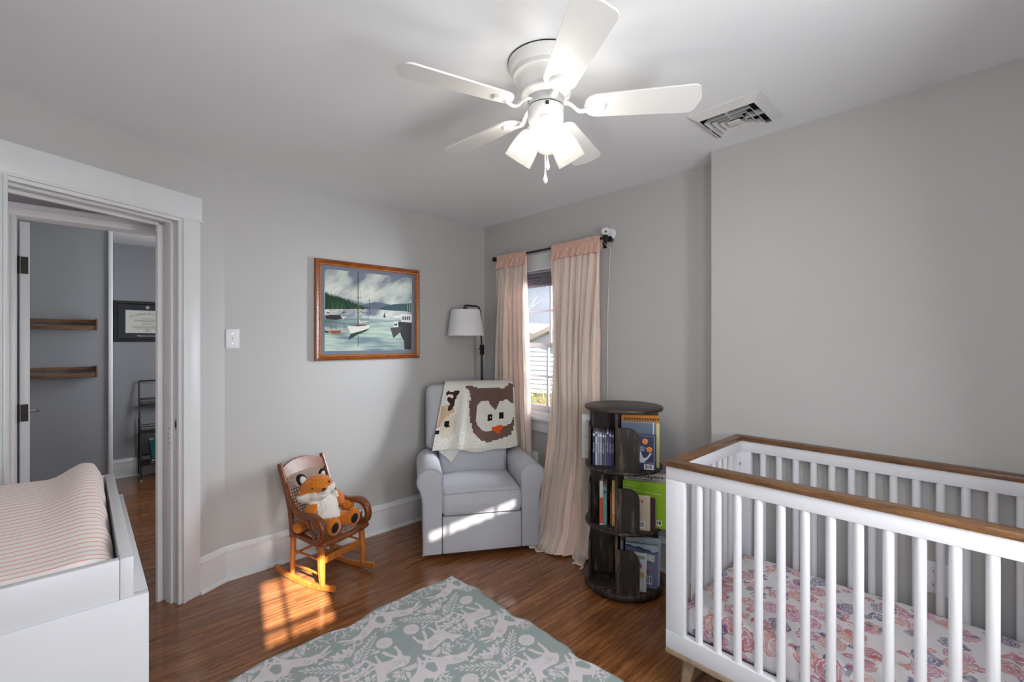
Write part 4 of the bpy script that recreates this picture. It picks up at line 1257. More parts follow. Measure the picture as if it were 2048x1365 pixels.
blobs = [((.0, .035, .365), (.080, .070, .094), (-.2, -.08, 0)), ((.0, .02, .325), (.090, .080, .060), (0, 0, 0)),
         (tuple(HC), (.084, .062, .062), (0, -.22, HT)), (hr(-.062, -.018, -.038), (.040, .034, .030), (0, .3, HT)), (hr(.058, -.020, -.006), (.036, .034, .030), (0, -.4, HT)),
         (hr(.012, -.062, -.006), (.030, .024, .020), (0, -.2, HT)), (hr(.004, -.038, -.030), (.055, .040, .030), (0, -.15, HT)),
         ((-.088, .030, .385), (.030, .032, .058), (.3, .45, 0)), ((-.100, -.005, .335), (.028, .034, .030), (0, 0, 0)),
         ((.088, .028, .400), (.034, .036, .066), (.3, -.62, 0)), ((.124, -.010, .352), (.030, .036, .032), (0, 0, 0)),
         ((-.050, -.050, .312), (.040, .062, .036), (0, 0, -.1)), ((.058, -.048, .316), (.042, .062, .038), (0, 0, .1)),
         ((-.058, -.108, .322), (.036, .026, .046), (0, 0, -.35)), ((.072, -.106, .328), (.037, .026, .048), (0, .1, -.45)),
         ((-.105, .085, .305), (.030, .045, .026), (0, 0, .6)), ((-.128, .065, .300), (.020, .028, .020), (0, 0, .4))]
fme = blobs_mesh(blobs, .0042, 3)
fco = np.zeros(len(fme.vertices) * 3); fme.vertices.foreach_get('co', fco); fco = fco.reshape(-1, 3)
fno = np.zeros_like(fco); fme.vertices.foreach_get('normal', fno.ravel() if False else fno.reshape(-1)); 
fno = np.array([v.normal[:] for v in fme.vertices])
jit = np.array([mnoise.noise((p[0] * 260, p[1] * 260, p[2] * 130)) for p in fco]) * .0030 + np.array([mnoise.noise((p[0] * 90, p[1] * 90, p[2] * 60)) for p in fco]) * .0026
OR, WH = L3(212, 122, 30), L3(232, 226, 218)
cl = np.tile(OR, (len(fco), 1)) * (1 + .25 * (rng.random(len(fco)) - .5))[:, None]
h0 = fco - np.array(HC)
h = h0.copy(); h[:, 0] = h0[:, 0] * math.cos(-HT) - h0[:, 1] * math.sin(-HT); h[:, 1] = h0[:, 0] * math.sin(-HT) + h0[:, 1] * math.cos(-HT)
tilt = h[:, 2] - .24 * h[:, 0]                       # head rolls with the tilt
ishead = (fco[:, 2] > .425) & (np.hypot(h[:, 0], h[:, 1]) < .125) & (fco[:, 0] < .062)
edge = -.004 + .010 * np.abs(h[:, 0] - .012) / .05 * 0 + .016 * np.exp(-((h[:, 0] - .012) / .022) ** 2) * 0
muz = ishead & (tilt < -.006 + .18 * (np.abs(h[:, 0] - .012) - .03).clip(-.03, .03)) & (h[:, 1] < .035)
cl[muz] = WH
belly = (~ishead) & (fco[:, 1] < .015) & (fno[:, 1] < -.30) & (((fco[:, 0] + .006) / .066) ** 2 + ((fco[:, 2] - .390) / .072) ** 2 < 1) & (fco[:, 2] > .338) & (fco[:, 0] > -.066) & (fco[:, 0] < .060) & (fco[:, 1] > -.062)
cl[belly] = WH
fco2 = fco + fno * jit[:, None]
fme.vertices.foreach_set('co', fco2.ravel())
at = fme.attributes.new('col', 'FLOAT_COLOR', 'POINT')
at.data.foreach_set('color', np.c_[cl, np.ones(len(cl))].astype(np.float32).ravel())
fme.polygons.foreach_set('use_smooth', [True] * len(fme.polygons))
fme.materials.clear()
link('body', fme, vcol('plush_fur', rough=.95, bump=.9, bscale=420, spec=.1, sheen=.5), fox)
PLB = M('plush_black', srgb(20, 20, 28), rough=.9, vary=.3, vscale=80, bump=.5, bscale=400)
PLW = M('plush_white', srgb(226, 220, 212), rough=.95, bump=.5, bscale=400)
for k, (c, r, ry) in enumerate(((hr(-.066, .016, .044), (.025, .014, .038), -.55), (hr(.036, .024, .062), (.018, .012, .026), .25))):
    Me = Matrix.Translation(c) @ Matrix.Rotation(HT, 4, 'Z') @ Matrix.Rotation(ry, 4, 'Y')
    e_ = MB().sphere((0, 0, 0), r, 16, 12, Me).build('ear', PLB, fox, smooth=60)
    MB().sphere((.003, -.008, -.004), (r[0] * .68, r[1] * .7, r[2] * .72), 14, 10, Me).build('inner_ear', PLW, e_, smooth=60)
MB().sphere(hr(.016, -.086, .006), (.011, .009, .007), 12, 8).build('nose', BLACK, fox, smooth=60)
EYE = M('eye_button', srgb(60, 26, 10), rough=.08, vary=.1, coat=.8)
for dx, dy, dz in ((-.034, -.058, .010), (.052, -.050, .030)):
    MB().sphere(hr(dx, dy, dz), .0062, 12, 8).build('eye', EYE, fox, smooth=60)
MB().tube([hr(.016, -.090, -.002), hr(.015, -.089, -.014), hr(.000, -.084, -.020)], .0009, 5).build('mouth_stitch', M('stitch_thread', srgb(150, 140, 150), rough=.8), fox)
for (x, y, z), rzz in (((-.0685, -.1325, .322), -.35), ((.0605, -.1310, .328), -.45)):
    MB().sphere((0, 0, 0), (.017, .0045, .026), 16, 10, Matrix.Translation((x, y, z)) @ Matrix.Rotation(rzz, 4, 'Z') @ Matrix.Rotation(.25, 4, 'Y')).build('paw_pad', PLB, fox, smooth=60)

fox.scale = (1.13, 1.13, 1.13)
fox.location.z = .277 - .277 * 1.13 + .004

# ================================================================== revolving bookcase
DKW = wood('dark_bookcase_wood', srgb(18, 15, 15), srgb(46, 38, 35), srgb(132, 108, 90), stretch=(14, 14, 1.6), scale=3.2, rough=.45, bump=.1)
DKT = wood('dark_bookcase_top', srgb(34, 28, 26), srgb(58, 49, 45), srgb(80, 68, 62), stretch=(2, 14, 14), scale=3.2, rough=.4, bump=.1)
BCP = (2.266, 1.464); BCR = math.radians(-57.1)
bc = thing('revolving_bookcase', 'round dark-wood revolving bookcase of three tiers beside the crib', 'bookcase', (BCP[0], BCP[1], 0), BCR)
TZ = [.045, .376, .700, 1.030]          # top surfaces of base, two shelves and the top
def disc(name, z1, th, r, mat):
    e = .003
    MB().lathe([(0, z1 - th), (r - e, z1 - th), (r, z1 - th + e), (r, z1 - e), (r - e, z1), (0, z1)], 72, cap=False).build(name, mat, bc, smooth=50)
disc('turntable_foot', .012, .012, .19, DKW)
disc('base_disc', TZ[0], .026, .219, DKW)
disc('shelf', TZ[1], .016, .217, DKW); disc('shelf', TZ[2], .016, .217, DKW)
disc('top_disc', TZ[3], .018, .219, DKT)
def bookend_poly(w, h, r=.06, n=8):
    p = [(0, 0), (w, 0)]
    for k in range(n + 1):
        a = PI / 2 * k / n
        p.append((w - r + r * math.cos(a), h - r + r * math.sin(a)))
    return p + [(0, h)]
for ti in range(3):
    z0, z1 = TZ[ti], TZ[ti + 1] - (.016 if ti < 2 else .018)
    for k in range(4):
        Rk = Matrix.Rotation(PI / 2 * k, 4, 'Z')
        MB().box((-.041, -.190, z0), (-.029, .041, z1), Rk).build('divider', DKW, bc)
        Mb = Rk @ Matrix.Translation((-.041, -.186, z0)) @ Matrix.Rotation(PI / 2, 4, 'X')
        MB().prism(bookend_poly(.126, .232), -.006, .006, Mb).build('bookend', DKW, bc)
MB().lathe([(0, .24), (.0045, .24), (.0045, .242)], 8).build('turntable_pin', CHROME, bc)

# ---- books: local x = width of the cover, local y = thickness (front cover at -y), local z up; the spine may face anywhere by rotation
def book(label, x, y, z, rot, w, th, h, cover, pages=PAPER, tilt=0., spine=-1, group='books in the revolving bookcase', art=None, soft=False, name='book', lean=0.):
    t = thing(name, label, 'book', (0, 0, 0), 0, group)
    Mw = Matrix.Translation((BCP[0], BCP[1], 0)) @ Matrix.Rotation(BCR, 4, 'Z') @ Matrix.Translation((x, y, z + .0008)) @ Matrix.Rotation(rot, 4, 'Z') @ Matrix.Rotation(tilt, 4, 'Y') @ Matrix.Rotation(lean, 4, 'X')
    t.matrix_world = Mw
    c = .0022 if not soft else .0009
    o = .003 if not soft else .0006
    m = MB()
    m.rbox((-w / 2, -th / 2, 0), (w / 2, -th / 2 + c, h), .0008, 1); m.rbox((-w / 2, th / 2 - c, 0), (w / 2, th / 2, h), .0008, 1)
    sx = spine * w / 2
    m.rbox((min(sx, sx - spine * c), -th / 2, 0), (max(sx, sx - spine * c), th / 2, h), .0008, 1)
    m.build('cover', cover, t)
    part('pages', pages, t, ((-w / 2 + (c if spine < 0 else o), -th / 2 + c, o), (w / 2 - (c if spine > 0 else o), th / 2 - c, h - o)))
    if art is not None:
        hh, ww = art.shape[:2]
        gx, gz = np.meshgrid(np.linspace(-w / 2 + .0005, w / 2 - .0005, ww), np.linspace(h - .0005, .0005, hh))
        gridobj('cover_print', np.stack([gx, np.full_like(gx, -th / 2 - .0004), gz], -1), PRINT, t, art)
    return t
PRINT = vcol('cover_print', rough=.4, spec=.4)
def CM(n, r, g, b, rough=.45): return M('cover_' + n, srgb(r, g, b), rough=rough, vary=.05, vscale=20)
TXTW = M('print_white', srgb(226, 226, 230), rough=.6, vary=.01)
TXTD = M('print_dark', srgb(40, 40, 44), rough=.6, vary=.01)
# top tier, deep left compartment: nine slim spines facing the viewer
SP = [('navy', (44, 46, 86), .0145, .190, 'slim navy picture book, leftmost spine on the top tier'),
      ('white', (198, 198, 206), .0120, .188, 'slim white-spined picture book next to the navy one, top tier'),
      ('mist', (142, 140, 156), .0135, .187, 'slim mist-grey picture book, third spine from left on the top tier'),
      ('lavender', (156, 152, 184), .0125, .186, 'slim lavender picture book, fourth spine from left on the top tier'),
      ('slate', (84, 88, 106), .0150, .184, 'slim slate-grey picture book, fifth spine from left on the top tier'),
      ('sage', (132, 142, 146), .0085, .182, 'very thin sage picture book, sixth spine from left on the top tier'),
      ('blue', (82, 92, 146), .0135, .203, 'slim blue picture book, tallest spine on the top tier'),
      ('purple', (94, 64, 150), .0165, .190, 'slim bright purple picture book with white spine lettering'),
      ('olive', (76, 78, 62), .0125, .186, 'slim olive picture book beside the upright divider, top tier')]
x = -.168
for nm, c, th, h_, lb in SP:
    x += th / 2
    b_ = book(lb, x, -.020, TZ[2], -PI / 2, .150, th - .0006, h_, CM(nm, *c), spine=1)
    # spine faces the viewer: local +x after the quarter turn
    ms_ = frame((.0755, 0, h_ * .52), (0, 0, -1), (0, 1, 0))
    if nm != 'sage': text('spine_lettering', 'Good Night', .0115 if nm not in ('olive', 'white') else .010, TXTD if nm == 'white' else TXTW, b_, ms_, .0002)
    MB().rbox((.0748, -th * .3, h_ - .026), (.0754, th * .3, h_ - .012), .0004, 1).build('spine_emblem', TXTW if nm != 'white' else TXTD, b_)
    x += th / 2
# ---- right compartment, top tier: covers facing out
def art(w, h, c): return np.ones((h, w, 3)) * L3(*c)
def bars(im, x0, y0, x1, y1):
    im[y0:y1, x0:x1] = L3(236, 236, 236)
    r_ = random.Random(x0 * 7 + y0)
    xx = x0 + 2
    while xx < x1 - 2:
        if r_.random() < .55: im[y0 + 2:y1 - 4, xx] = L3(60, 60, 70)
        xx += 1
a1 = art(60, 80, (206, 132, 36))
for k in range(14): fill_poly(a1, [(4 + k * 4, 5), (7 + k * 4, 4), (7 + k * 4, 8), (4 + k * 4, 8)], L3(80, 50, 20))
a1[12:, 52:] = L3(222, 214, 150)
book('orange picture book with pale yellow page edge, tallest on the top tier', .092, -.062, TZ[2], 0, .204, .022, .286, CM('orange', 206, 132, 36), M('yellow_pages', srgb(222, 214, 150), rough=.8), spine=-1, art=a1)
a2 = art(60, 80, (104, 116, 138)); a2[:2] = L3(150, 160, 176); a2[:, 54:56] = L3(210, 216, 222); a2[66:80, 14:40] = L3(220, 220, 220)
book('grey-blue hardcover standing before the orange book, top tier', .082, -.090, TZ[2], 0, .186, .018, .254, CM('greyblue', 104, 116, 138), spine=-1, art=a2)
a3 = art(96, 150, (54, 62, 92)); a3[4:6, 6:88] = L3(120, 128, 160); a3[4:118, 86:88] = L3(190, 196, 214); a3[117:119, 6:88] = L3(190, 196, 214)
for cx_, cy_ in ((50, 28), (68, 62)):
    fill_poly(a3, ell_poly((cx_, cy_), 11.5, 12, 24), L3(240, 150, 70))
    for dx, dy in ((-4, -5), (5, 3), (-3, 6)): fill_poly(a3, ell_poly((cx_ + dx, cy_ + dy), 2.4, 2.6, 10), L3(60, 30, 20))
fill_poly(a3, [(26, 70), (34, 72), (37, 84), (42, 96), (52, 98), (62, 90), (68, 78), (80, 76), (72, 84), (64, 98), (54, 108), (46, 116), (26, 116)], L3(214, 220, 232))
for k, (y_, w_) in enumerate(((48, 18), (54, 32), (60, 20), (66, 22))):
    for q in range(26, 26 + w_, 3): a3[y_:y_ + 3, q:q + 2] = L3(206, 210, 222)
bars(a3, 46, 124, 86, 146)
book('navy board book with orange balls and white arms on its back, top tier', .112, -.132, TZ[2], 0, .122, .016, .192, CM('navyboard', 54, 62, 92), M('board_pages', srgb(60, 66, 90), rough=.6), spine=1, art=a3)
# ---- middle tier, left: four loose spines
for nm, c, x_, th, h_, rt, lb in (('whiteorange', (206, 200, 196), -.118, .020, .245, -.02, 'white and orange spined storybook, leftmost on the middle tier'),
                                  ('teal', (98, 150, 156), -.098, .020, .214, .0, 'teal spined storybook on the middle tier'),
                                  ('rust', (172, 84, 44), -.066, .010, .176, 0, 'thin rust-orange storybook between teal and tan spines'),
                                  ('tan', (222, 178, 112), -.052, .017, .252, 0, 'tan spined tall storybook against the divider, middle tier')):
    b_ = book(lb, x_, -.040 if nm != 'rust' else -.02, TZ[1], -PI / 2, .165, th, h_, CM(nm, *c), spine=1)
    if nm == 'whiteorange':
        MB().box((.0826, -th * .48, .01), (.0830, th * .48, h_ * .62)).build('spine_band', CM('band', 190, 84, 52), b_)
    if nm == 'teal': MB().rbox((.0826, -.005, h_ - .035), (.0830, .005, h_ - .022), .0003, 1).build('spine_emblem', TXTD, b_)
    if nm == 'rust': MB().rbox((.0826, -.004, h_ - .05), (.0830, .004, h_ - .01), .0003, 1).build('spine_emblem', CM('tomato', 190, 50, 30), b_)
    if nm == 'tan':
        mk = MB()
        for k in range(8): mk.box((.0826, -.004, .07 + k * .014), (.0830, .004, .078 + k * .014))
        mk.build('spine_lettering', TXTW, b_)
# ---- middle tier, right
a4 = art(120, 130, (198, 196, 190)); fill_poly(a4, [(0, 0), (120, 0), (120, 2), (0, 2)], L3(150, 150, 146))
rr_ = random.Random(4)
for k in range(26):
    cx_ = 12 + k * 3.9
    fill_poly(a4, ell_poly((cx_ + rr_.uniform(-1, 1), 10 + .03 * k + rr_.uniform(-2, 2)), rr_.uniform(1.2, 2.6), rr_.uniform(1.5, 4), 9), L3(*rr_.choice([(70, 60, 60), (120, 40, 44), (90, 96, 70), (150, 120, 110), (60, 66, 80)])))
fill_poly(a4, [(10, 15), (96, 17), (96, 18.5), (10, 16.5)], L3(96, 96, 100))
book('grey-white picture book with printed title strip behind the green one', .122, -.056, TZ[1], 0, .238, .010, .288, CM('greywhite', 198, 196, 190), spine=-1, art=a4)
book('thin red picture book edge showing behind the green book', .128, -.071, TZ[1], 0, .242, .008, .228, CM('red', 170, 42, 36), spine=1)
a5 = art(120, 130, (150, 196, 44))
yy_, xx_ = np.mgrid[0:130, 0:120]
a5 += (fbm(130, 120, (4, 4), 8)[..., None] - .5) * np.array([.10, .12, .04])
for y_, x0_, x1_ in ((12, 6, 34), (22, 4, 100)):
    fill_poly(a5, [(x0_, y_), (x1_, y_ + .10 * (x1_ - x0_)), (x1_, y_ + .10 * (x1_ - x0_) + 2.2), (x0_, y_ + 1.4)], L3(206, 224, 150))
bars(a5, 90, 106, 104, 122)
book('large bright green picture book facing out on the middle tier', .112, -.088, TZ[1], 0, .246, .012, .247, CM('green', 150, 196, 44), spine=-1, art=np.clip(a5, 0, 1), tilt=.035)
a6 = art(70, 90, (206, 192, 168)); fill_poly(a6, ell_poly((38, 14), 5, 5, 14), L3(196, 110, 86)); fill_poly(a6, ell_poly((38, 14), 2, 2, 8), L3(150, 70, 56))
for k in range(7):
    a6[28 + k * 5:30 + k * 5, 20:20 + 8 + (k * 5) % 9] = L3(120, 110, 96)
bars(a6, 22, 66, 50, 84)
book('beige storybook with a small red emblem and barcode, middle tier', .094, -.140, TZ[1], 0, .094, .014, .186, CM('beige', 206, 192, 168), spine=-1, art=a6)
a7 = art(60, 90, (70, 42, 46)); bars(a7, 2, 62, 18, 84)
book('maroon storybook between the beige and green books, middle tier', .118, -.122, TZ[1], 0, .100, .014, .172, CM('maroon', 70, 42, 46), spine=-1, art=a7)
# ---- bottom tier, right
a8 = art(100, 120, (176, 196, 206))
for k in range(18):
    cx_ = 22 + k * 3.4
    fill_poly(a8, ell_poly((cx_, 13 + .35 * k + 2.5 * math.sin(k * 1.3)), 1.2, 1.6, 7), L3(*[(70, 80, 90), (196, 120, 130), (120, 150, 130)][k % 3]))
book('pale blue picture book at the back of the bottom tier', .100, -.062, TZ[0], 0, .190, .016, .262, CM('paleblue', 176, 196, 206), spine=-1, art=a8, tilt=.03)
a9 = art(110, 130, (118, 122, 156))
fill_poly(a9, [(0, 0), (110, 0), (110, 16), (92, 22), (80, 14), (64, 14), (48, 8), (30, 10), (12, 4), (0, 6)], L3(176, 196, 206))
fill_poly(a9, [(0, 6), (12, 4), (30, 10), (48, 8), (64, 14), (80, 14), (92, 22), (110, 18), (110, 23), (92, 26), (60, 18), (30, 14), (0, 10)], L3(70, 76, 122))
fill_poly(a9, [(30, 24), (98, 30), (98, 50), (30, 40)], L3(222, 228, 228)); fill_poly(a9, [(52, 27), (58, 30), (55, 35)], L3(150, 40, 50))
for k in range(9): fill_poly(a9, ell_poly((36 + k * 4.4, 29 + .7 * k), 1.2, 1.4, 7), L3(*[(90, 90, 100), (160, 80, 90), (110, 130, 110)][k % 3]))
bars(a9, 64, 92, 92, 118)
for y_ in (56, 62, 68): a9[y_:y_ + 2, 70:84] = L3(196, 200, 214)
fill_poly(a9, ell_poly((76, 80), 6, 5, 10), L3(176, 96, 60))
b9 = book('purple-grey board book with a white title banner, bottom tier', .092, -.090, TZ[0], 0, .176, .016, .236, CM('purplegrey', 118, 122, 156), spine=-1, art=a9, tilt=.03)
text('cover_letter', 'S', .030, CM('lettergreen', 96, 160, 90), b9, frame((.060, -.0086, .236 * .705), (1, 0, 0), (0, 0, 1)), .0002)
a10 = art(60, 110, (212, 216, 218))
a10[6:16, 8:54] = L3(150, 156, 164)
fill_poly(a10, [(26, 30), (36, 18), (46, 30), (46, 46), (26, 46)], L3(176, 190, 206)); fill_poly(a10, ell_poly((40, 36), 4, 6, 10), L3(160, 70, 80))
fill_poly(a10, [(30, 66), (40, 52), (52, 54), (52, 70), (32, 70)], L3(196, 170, 120)); fill_poly(a10, ell_poly((34, 68), 3, 3, 8), L3(110, 140, 90))
bars(a10, 24, 84, 44, 96)
book('white picture book with little printed houses at the front of the bottom tier', .070, -.140, TZ[0], 0, .100, .012, .205, CM('whitehouse', 212, 216, 218), spine=-1, art=a10, tilt=.02)
book('lilac-grey book tucked against the divider on the bottom tier', -.008, -.075, TZ[0], -PI / 2, .12, .018, .260, CM('lilac', 128, 130, 150), spine=1)
# white book standing out of the hidden left compartment
a11 = art(80, 120, (208, 210, 210))
for k in range(5): fill_poly(a11, ell_poly((20 + 36 * (k % 2), 18 + k * 22), 9, 5, 12, .3 * k), L3(186, 190, 196))
book('large white picture book jutting from the far left side of the top tier', -.170, .055, TZ[2], 0, .140, .018, .262, CM('chalk', 208, 210, 210), spine=1, art=a11)

# ================================================================== crib
RAILW = wood('crib_walnut', srgb(86, 57, 33), srgb(120, 84, 53), srgb(136, 99, 66), stretch=(14, 2, 14), scale=4, rough=.32, bump=.06)
BASEW = wood('crib_base_wood', srgb(142, 116, 92), srgb(172, 146, 120), srgb(186, 162, 138), stretch=(14, 2, 14), scale=4, rough=.45)
CR = thing('crib', 'white baby crib with walnut top rails and turned slats', 'crib', (1.664, -.490, 0))
CW_, CL_ = .734, 1.375
# walnut cap rails
def cap(x0, y0, x1, y1): return MB().rbox((x0, y0, .910), (x1, y1, .932), .004, 2)
cap(-.004, -.004, .046, CL_ + .004).build('cap_rail', RAILW, CR); cap(CW_ - .046, -.004, CW_ + .004, CL_ + .004).build('cap_rail', RAILW, CR)
cap(.046, CL_ - .040, CW_ - .046, CL_ + .004).build('cap_rail', RAILW, CR); cap(.046, -.004, CW_ - .046, .040).build('cap_rail', RAILW, CR)
for x0 in (.006, CW_ - .036):
    part('long_rail', WHITE, CR, ((x0, .0, .858), (x0 + .030, CL_, .910)), r=.003)
    part('bottom_rail', WHITE, CR, ((x0 - .002, .0, .198), (x0 + .032, CL_, .268)), r=.003)
    for y0 in (.0, CL_ - .075): part('post', WHITE, CR, ((x0 - .001, y0, .268), (x0 + .031, y0 + .075, .858)), r=.003)
    y = CL_ - .075 - .051
    k = 0
    while y > .09:
        MB().lathe([(.0135, .262), (.0135, .864)], 20, Matrix.Translation((x0 + .015, y, 0))).build('slat', WHITE, CR, smooth=60)
        y -= .069; k += 1
for y0 in (.004, CL_ - .034):
    part('end_rail', WHITE, CR, ((.036, y0, .858), (CW_ - .036, y0 + .030, .910)), r=.003)
    part('end_bottom_rail', WHITE, CR, ((.036, y0, .198), (CW_ - .036, y0 + .030, .268)), r=.003)
    for x0 in (.036, CW_ - .036 - .045): part('end_post', WHITE, CR, ((x0, y0 + .002, .268), (x0 + .045, y0 + .028, .858)), r=.003)
    for k in range(8):
        x = .036 + .045 + (CW_ - .162) * (k + 1) / 9
        MB().lathe([(.0125, .262), (.0125, .864)], 18, Matrix.Translation((x, y0 + .015, 0))).build('slat', WHITE, CR, smooth=60)
for z in (.80, .50, .33):
    MB().lathe([(.0, .003), (.0055, .003), (.0065, 0)], 14, Matrix.Translation((CW_ - .056, CL_ - .034, z)) @ Matrix.Rotation(PI / 2, 4, 'X')).lathe([(.0, .0034), (.0025, .0034), (.0025, .003)], 6, Matrix.Translation((CW_ - .056, CL_ - .034, z)) @ Matrix.Rotation(PI / 2, 4, 'X')).build('bolt', CHROME, CR)
part('mattress_support', M('support_grey', srgb(120, 120, 124), rough=.6), CR, ((.04, .04, .235), (CW_ - .04, CL_ - .04, .250)))
# wooden plinth frame and splayed legs
MB().rbox((.0, .0, .180), (CW_, CL_, .198), .003).build('plinth', BASEW, CR)
MB().rbox((.05, .05, .145), (.075, CL_ - .05, .180), .003).rbox((CW_ - .075, .05, .145), (CW_ - .05, CL_ - .05, .180), .003).rbox((.05, .05, .145), (CW_ - .05, .075, .180), .003).rbox((.05, CL_ - .075, .145), (CW_ - .05, CL_ - .05, .180), .003).build('apron', BASEW, CR)
for x, sx in ((.068, -1), (CW_ - .068, 1)):
    for y, sy in ((.075, -1), (CL_ - .075, 1)):
        MB().sweep([(x, y, .178), (x + sx * .012, y + sy * .012, .09), (x + sx * .024, y + sy * .024, 0)], rrect(.046, .046), (0, 1, 0), scale=[1.15, .85, .6]).build('leg', BASEW, CR)

# ---- mattress with fitted floral sheet
def floral():
    m, nt, b = newmat('floral_sheet')
    L = nt.links
    tc = node(nt, 'ShaderNodeTexCoord')
    wn = node(nt, 'ShaderNodeTexNoise', Scale=26., Detail=3.0)
    L.new(tc.outputs['Object'], wn.inputs['Vector'])
    sc = node(nt, 'ShaderNodeVectorMath', operation='SCALE'); sc.inputs['Scale'].default_value = .022
    sb = node(nt, 'ShaderNodeVectorMath', operation='SUBTRACT'); sb.inputs[1].default_value = (.5, .5, .5)
    L.new(wn.outputs['Color'], sb.inputs[0]); L.new(sb.outputs[0], sc.inputs[0])
    ad = node(nt, 'ShaderNodeVectorMath', operation='ADD')
    L.new(tc.outputs['Object'], ad.inputs[0]); L.new(sc.outputs[0], ad.inputs[1])
    base = (.80, .77, .79, 1)
    col = None
    prev = None
    pal = [[(0, srgb(198, 118, 130)), (.2, srgb(214, 148, 140)), (.4, srgb(116, 108, 148)), (.62, srgb(206, 138, 168)), (.82, srgb(216, 152, 142))],
           [(0, srgb(122, 118, 146)), (.25, srgb(200, 112, 104)), (.5, srgb(198, 122, 156)), (.75, srgb(110, 96, 146))]]
    for li, (scale, rad, off) in enumerate(((13.0, .50, (0, 0, 0)), (19.0, .36, (3.3, 1.7, .4)))):
        mp = node(nt, 'ShaderNodeMapping'); mp.inputs['Location'].default_value = off
        L.new(ad.outputs[0], mp.inputs[0])
        vo = node(nt, 'ShaderNodeTexVoronoi', Scale=scale, Randomness=.85)
        L.new(mp.outputs[0], vo.inputs['Vector'])
        # petal outline: radius modulated by noise
        pn = node(nt, 'ShaderNodeTexNoise', Scale=60., Detail=2.0); L.new(tc.outputs['Object'], pn.inputs['Vector'])
        r1 = node(nt, 'ShaderNodeMath', operation='MULTIPLY_ADD'); r1.inputs[1].default_value = .42; r1.inputs[2].default_value = -.21
        L.new(pn.outputs['Fac'], r1.inputs[0])
        dd = node(nt, 'ShaderNodeMath', operation='ADD'); L.new(vo.outputs['Distance'], dd.inputs[0]); L.new(r1.outputs[0], dd.inputs[1])
        msk = node(nt, 'ShaderNodeMath', operation='LESS_THAN'); msk.inputs[1].default_value = rad; L.new(dd.outputs[0], msk.inputs[0])
        # rose rings: white gaps spiralling outwards
        rg = node(nt, 'ShaderNodeMath', operation='MULTIPLY'); rg.inputs[1].default_value = 44.0 if li == 0 else 34.
        d2 = node(nt, 'ShaderNodeMath', operation='MULTIPLY_ADD'); d2.inputs[1].default_value = .6; L.new(r1.outputs[0], d2.inputs[0]); L.new(vo.outputs['Distance'], d2.inputs[2])
        L.new(d2.outputs[0], rg.inputs[0])
        sn = node(nt, 'ShaderNodeMath', operation='SINE'); L.new(rg.outputs[0], sn.inputs[0])
        gp = node(nt, 'ShaderNodeMath', operation='GREATER_THAN'); gp.inputs[1].default_value = -.78 if li == 0 else -.9; L.new(sn.outputs[0], gp.inputs[0])
        mm = node(nt, 'ShaderNodeMath', operation='MULTIPLY'); L.new(msk.outputs[0], mm.inputs[0]); L.new(gp.outputs[0], mm.inputs[1])
        wc = node(nt, 'ShaderNodeTexNoise', Scale=38., Detail=2.0); L.new(tc.outputs['Object'], wc.inputs['Vector'])
        wr = node(nt, 'ShaderNodeMapRange'); wr.inputs['From Min'].default_value = .3; wr.inputs['From Max'].default_value = .65; wr.inputs['To Min'].default_value = .5; wr.inputs['To Max'].default_value = .95
        L.new(wc.outputs['Fac'], wr.inputs['Value'])
        m3 = node(nt, 'ShaderNodeMath', operation='MULTIPLY'); L.new(mm.outputs[0], m3.inputs[0]); L.new(wr.outputs[0], m3.inputs[1])
        if li == 1:
            keep = node(nt, 'ShaderNodeSeparateColor'); L.new(vo.outputs['Color'], keep.inputs[0])
            kk = node(nt, 'ShaderNodeMath', operation='GREATER_THAN'); kk.inputs[1].default_value = .45; L.new(keep.outputs[1], kk.inputs[0])
            m4 = node(nt, 'ShaderNodeMath', operation='MULTIPLY'); L.new(m3.outputs[0], m4.inputs[0]); L.new(kk.outputs[0], m4.inputs[1]); m3 = m4
        sepc = node(nt, 'ShaderNodeSeparateColor'); L.new(vo.outputs['Color'], sepc.inputs[0])
        cr_ = ramp(nt, pal[li], 'CONSTANT'); L.new(sepc.outputs[0], cr_.inputs['Fac'])
        mx = node(nt, 'ShaderNodeMix', data_type='RGBA')
        L.new(m3.outputs[0], mx.inputs[0])
        if prev is None: mx.inputs[6].default_value = base
        else: L.new(prev, mx.inputs[6])
        L.new(cr_.outputs['Color'], mx.inputs[7])
        prev = mx.outputs[2]
    L.new(prev, b.inputs['Base Color'])
    b.inputs['Roughness'].default_value = .85; b.inputs['Specular IOR Level'].default_value = .2
    return m
mt = thing('crib_mattress', 'crib mattress in a fitted pink and purple rose-print sheet', 'mattress', (1.664 + .045, -.490 + .045, .251))
mw, ml = CW_ - .09, CL_ - .09
def rumple(c):
    x, y, z = c
    e = min(x, mw - x, y, ml - y)
    k = max(0, min(1, e / .12))
    if z > .08: z = z - .010 + .012 * k + .006 * mnoise.noise((x * 5, y * 5, 2.)) + .004 * mnoise.noise((x * 13, y * 11, 7.))
    # soft folds on the front side near the middle
    if x < .05: x = x + .006 * math.sin(y * 34 + z * 20) * min(1, z / .05)
    if z > .05 and x < .16: z += .010 * math.exp(-((y - .62) / .16) ** 2) * math.sin((x * 30 + y * 24))
    return (x, y, max(z, .0))
MB().rbox((.002, .002, 0), (mw - .002, ml - .002, .128), .026, 4, cuts=23, fn=rumple).build('fitted_sheet', floral(), mt, smooth=70)

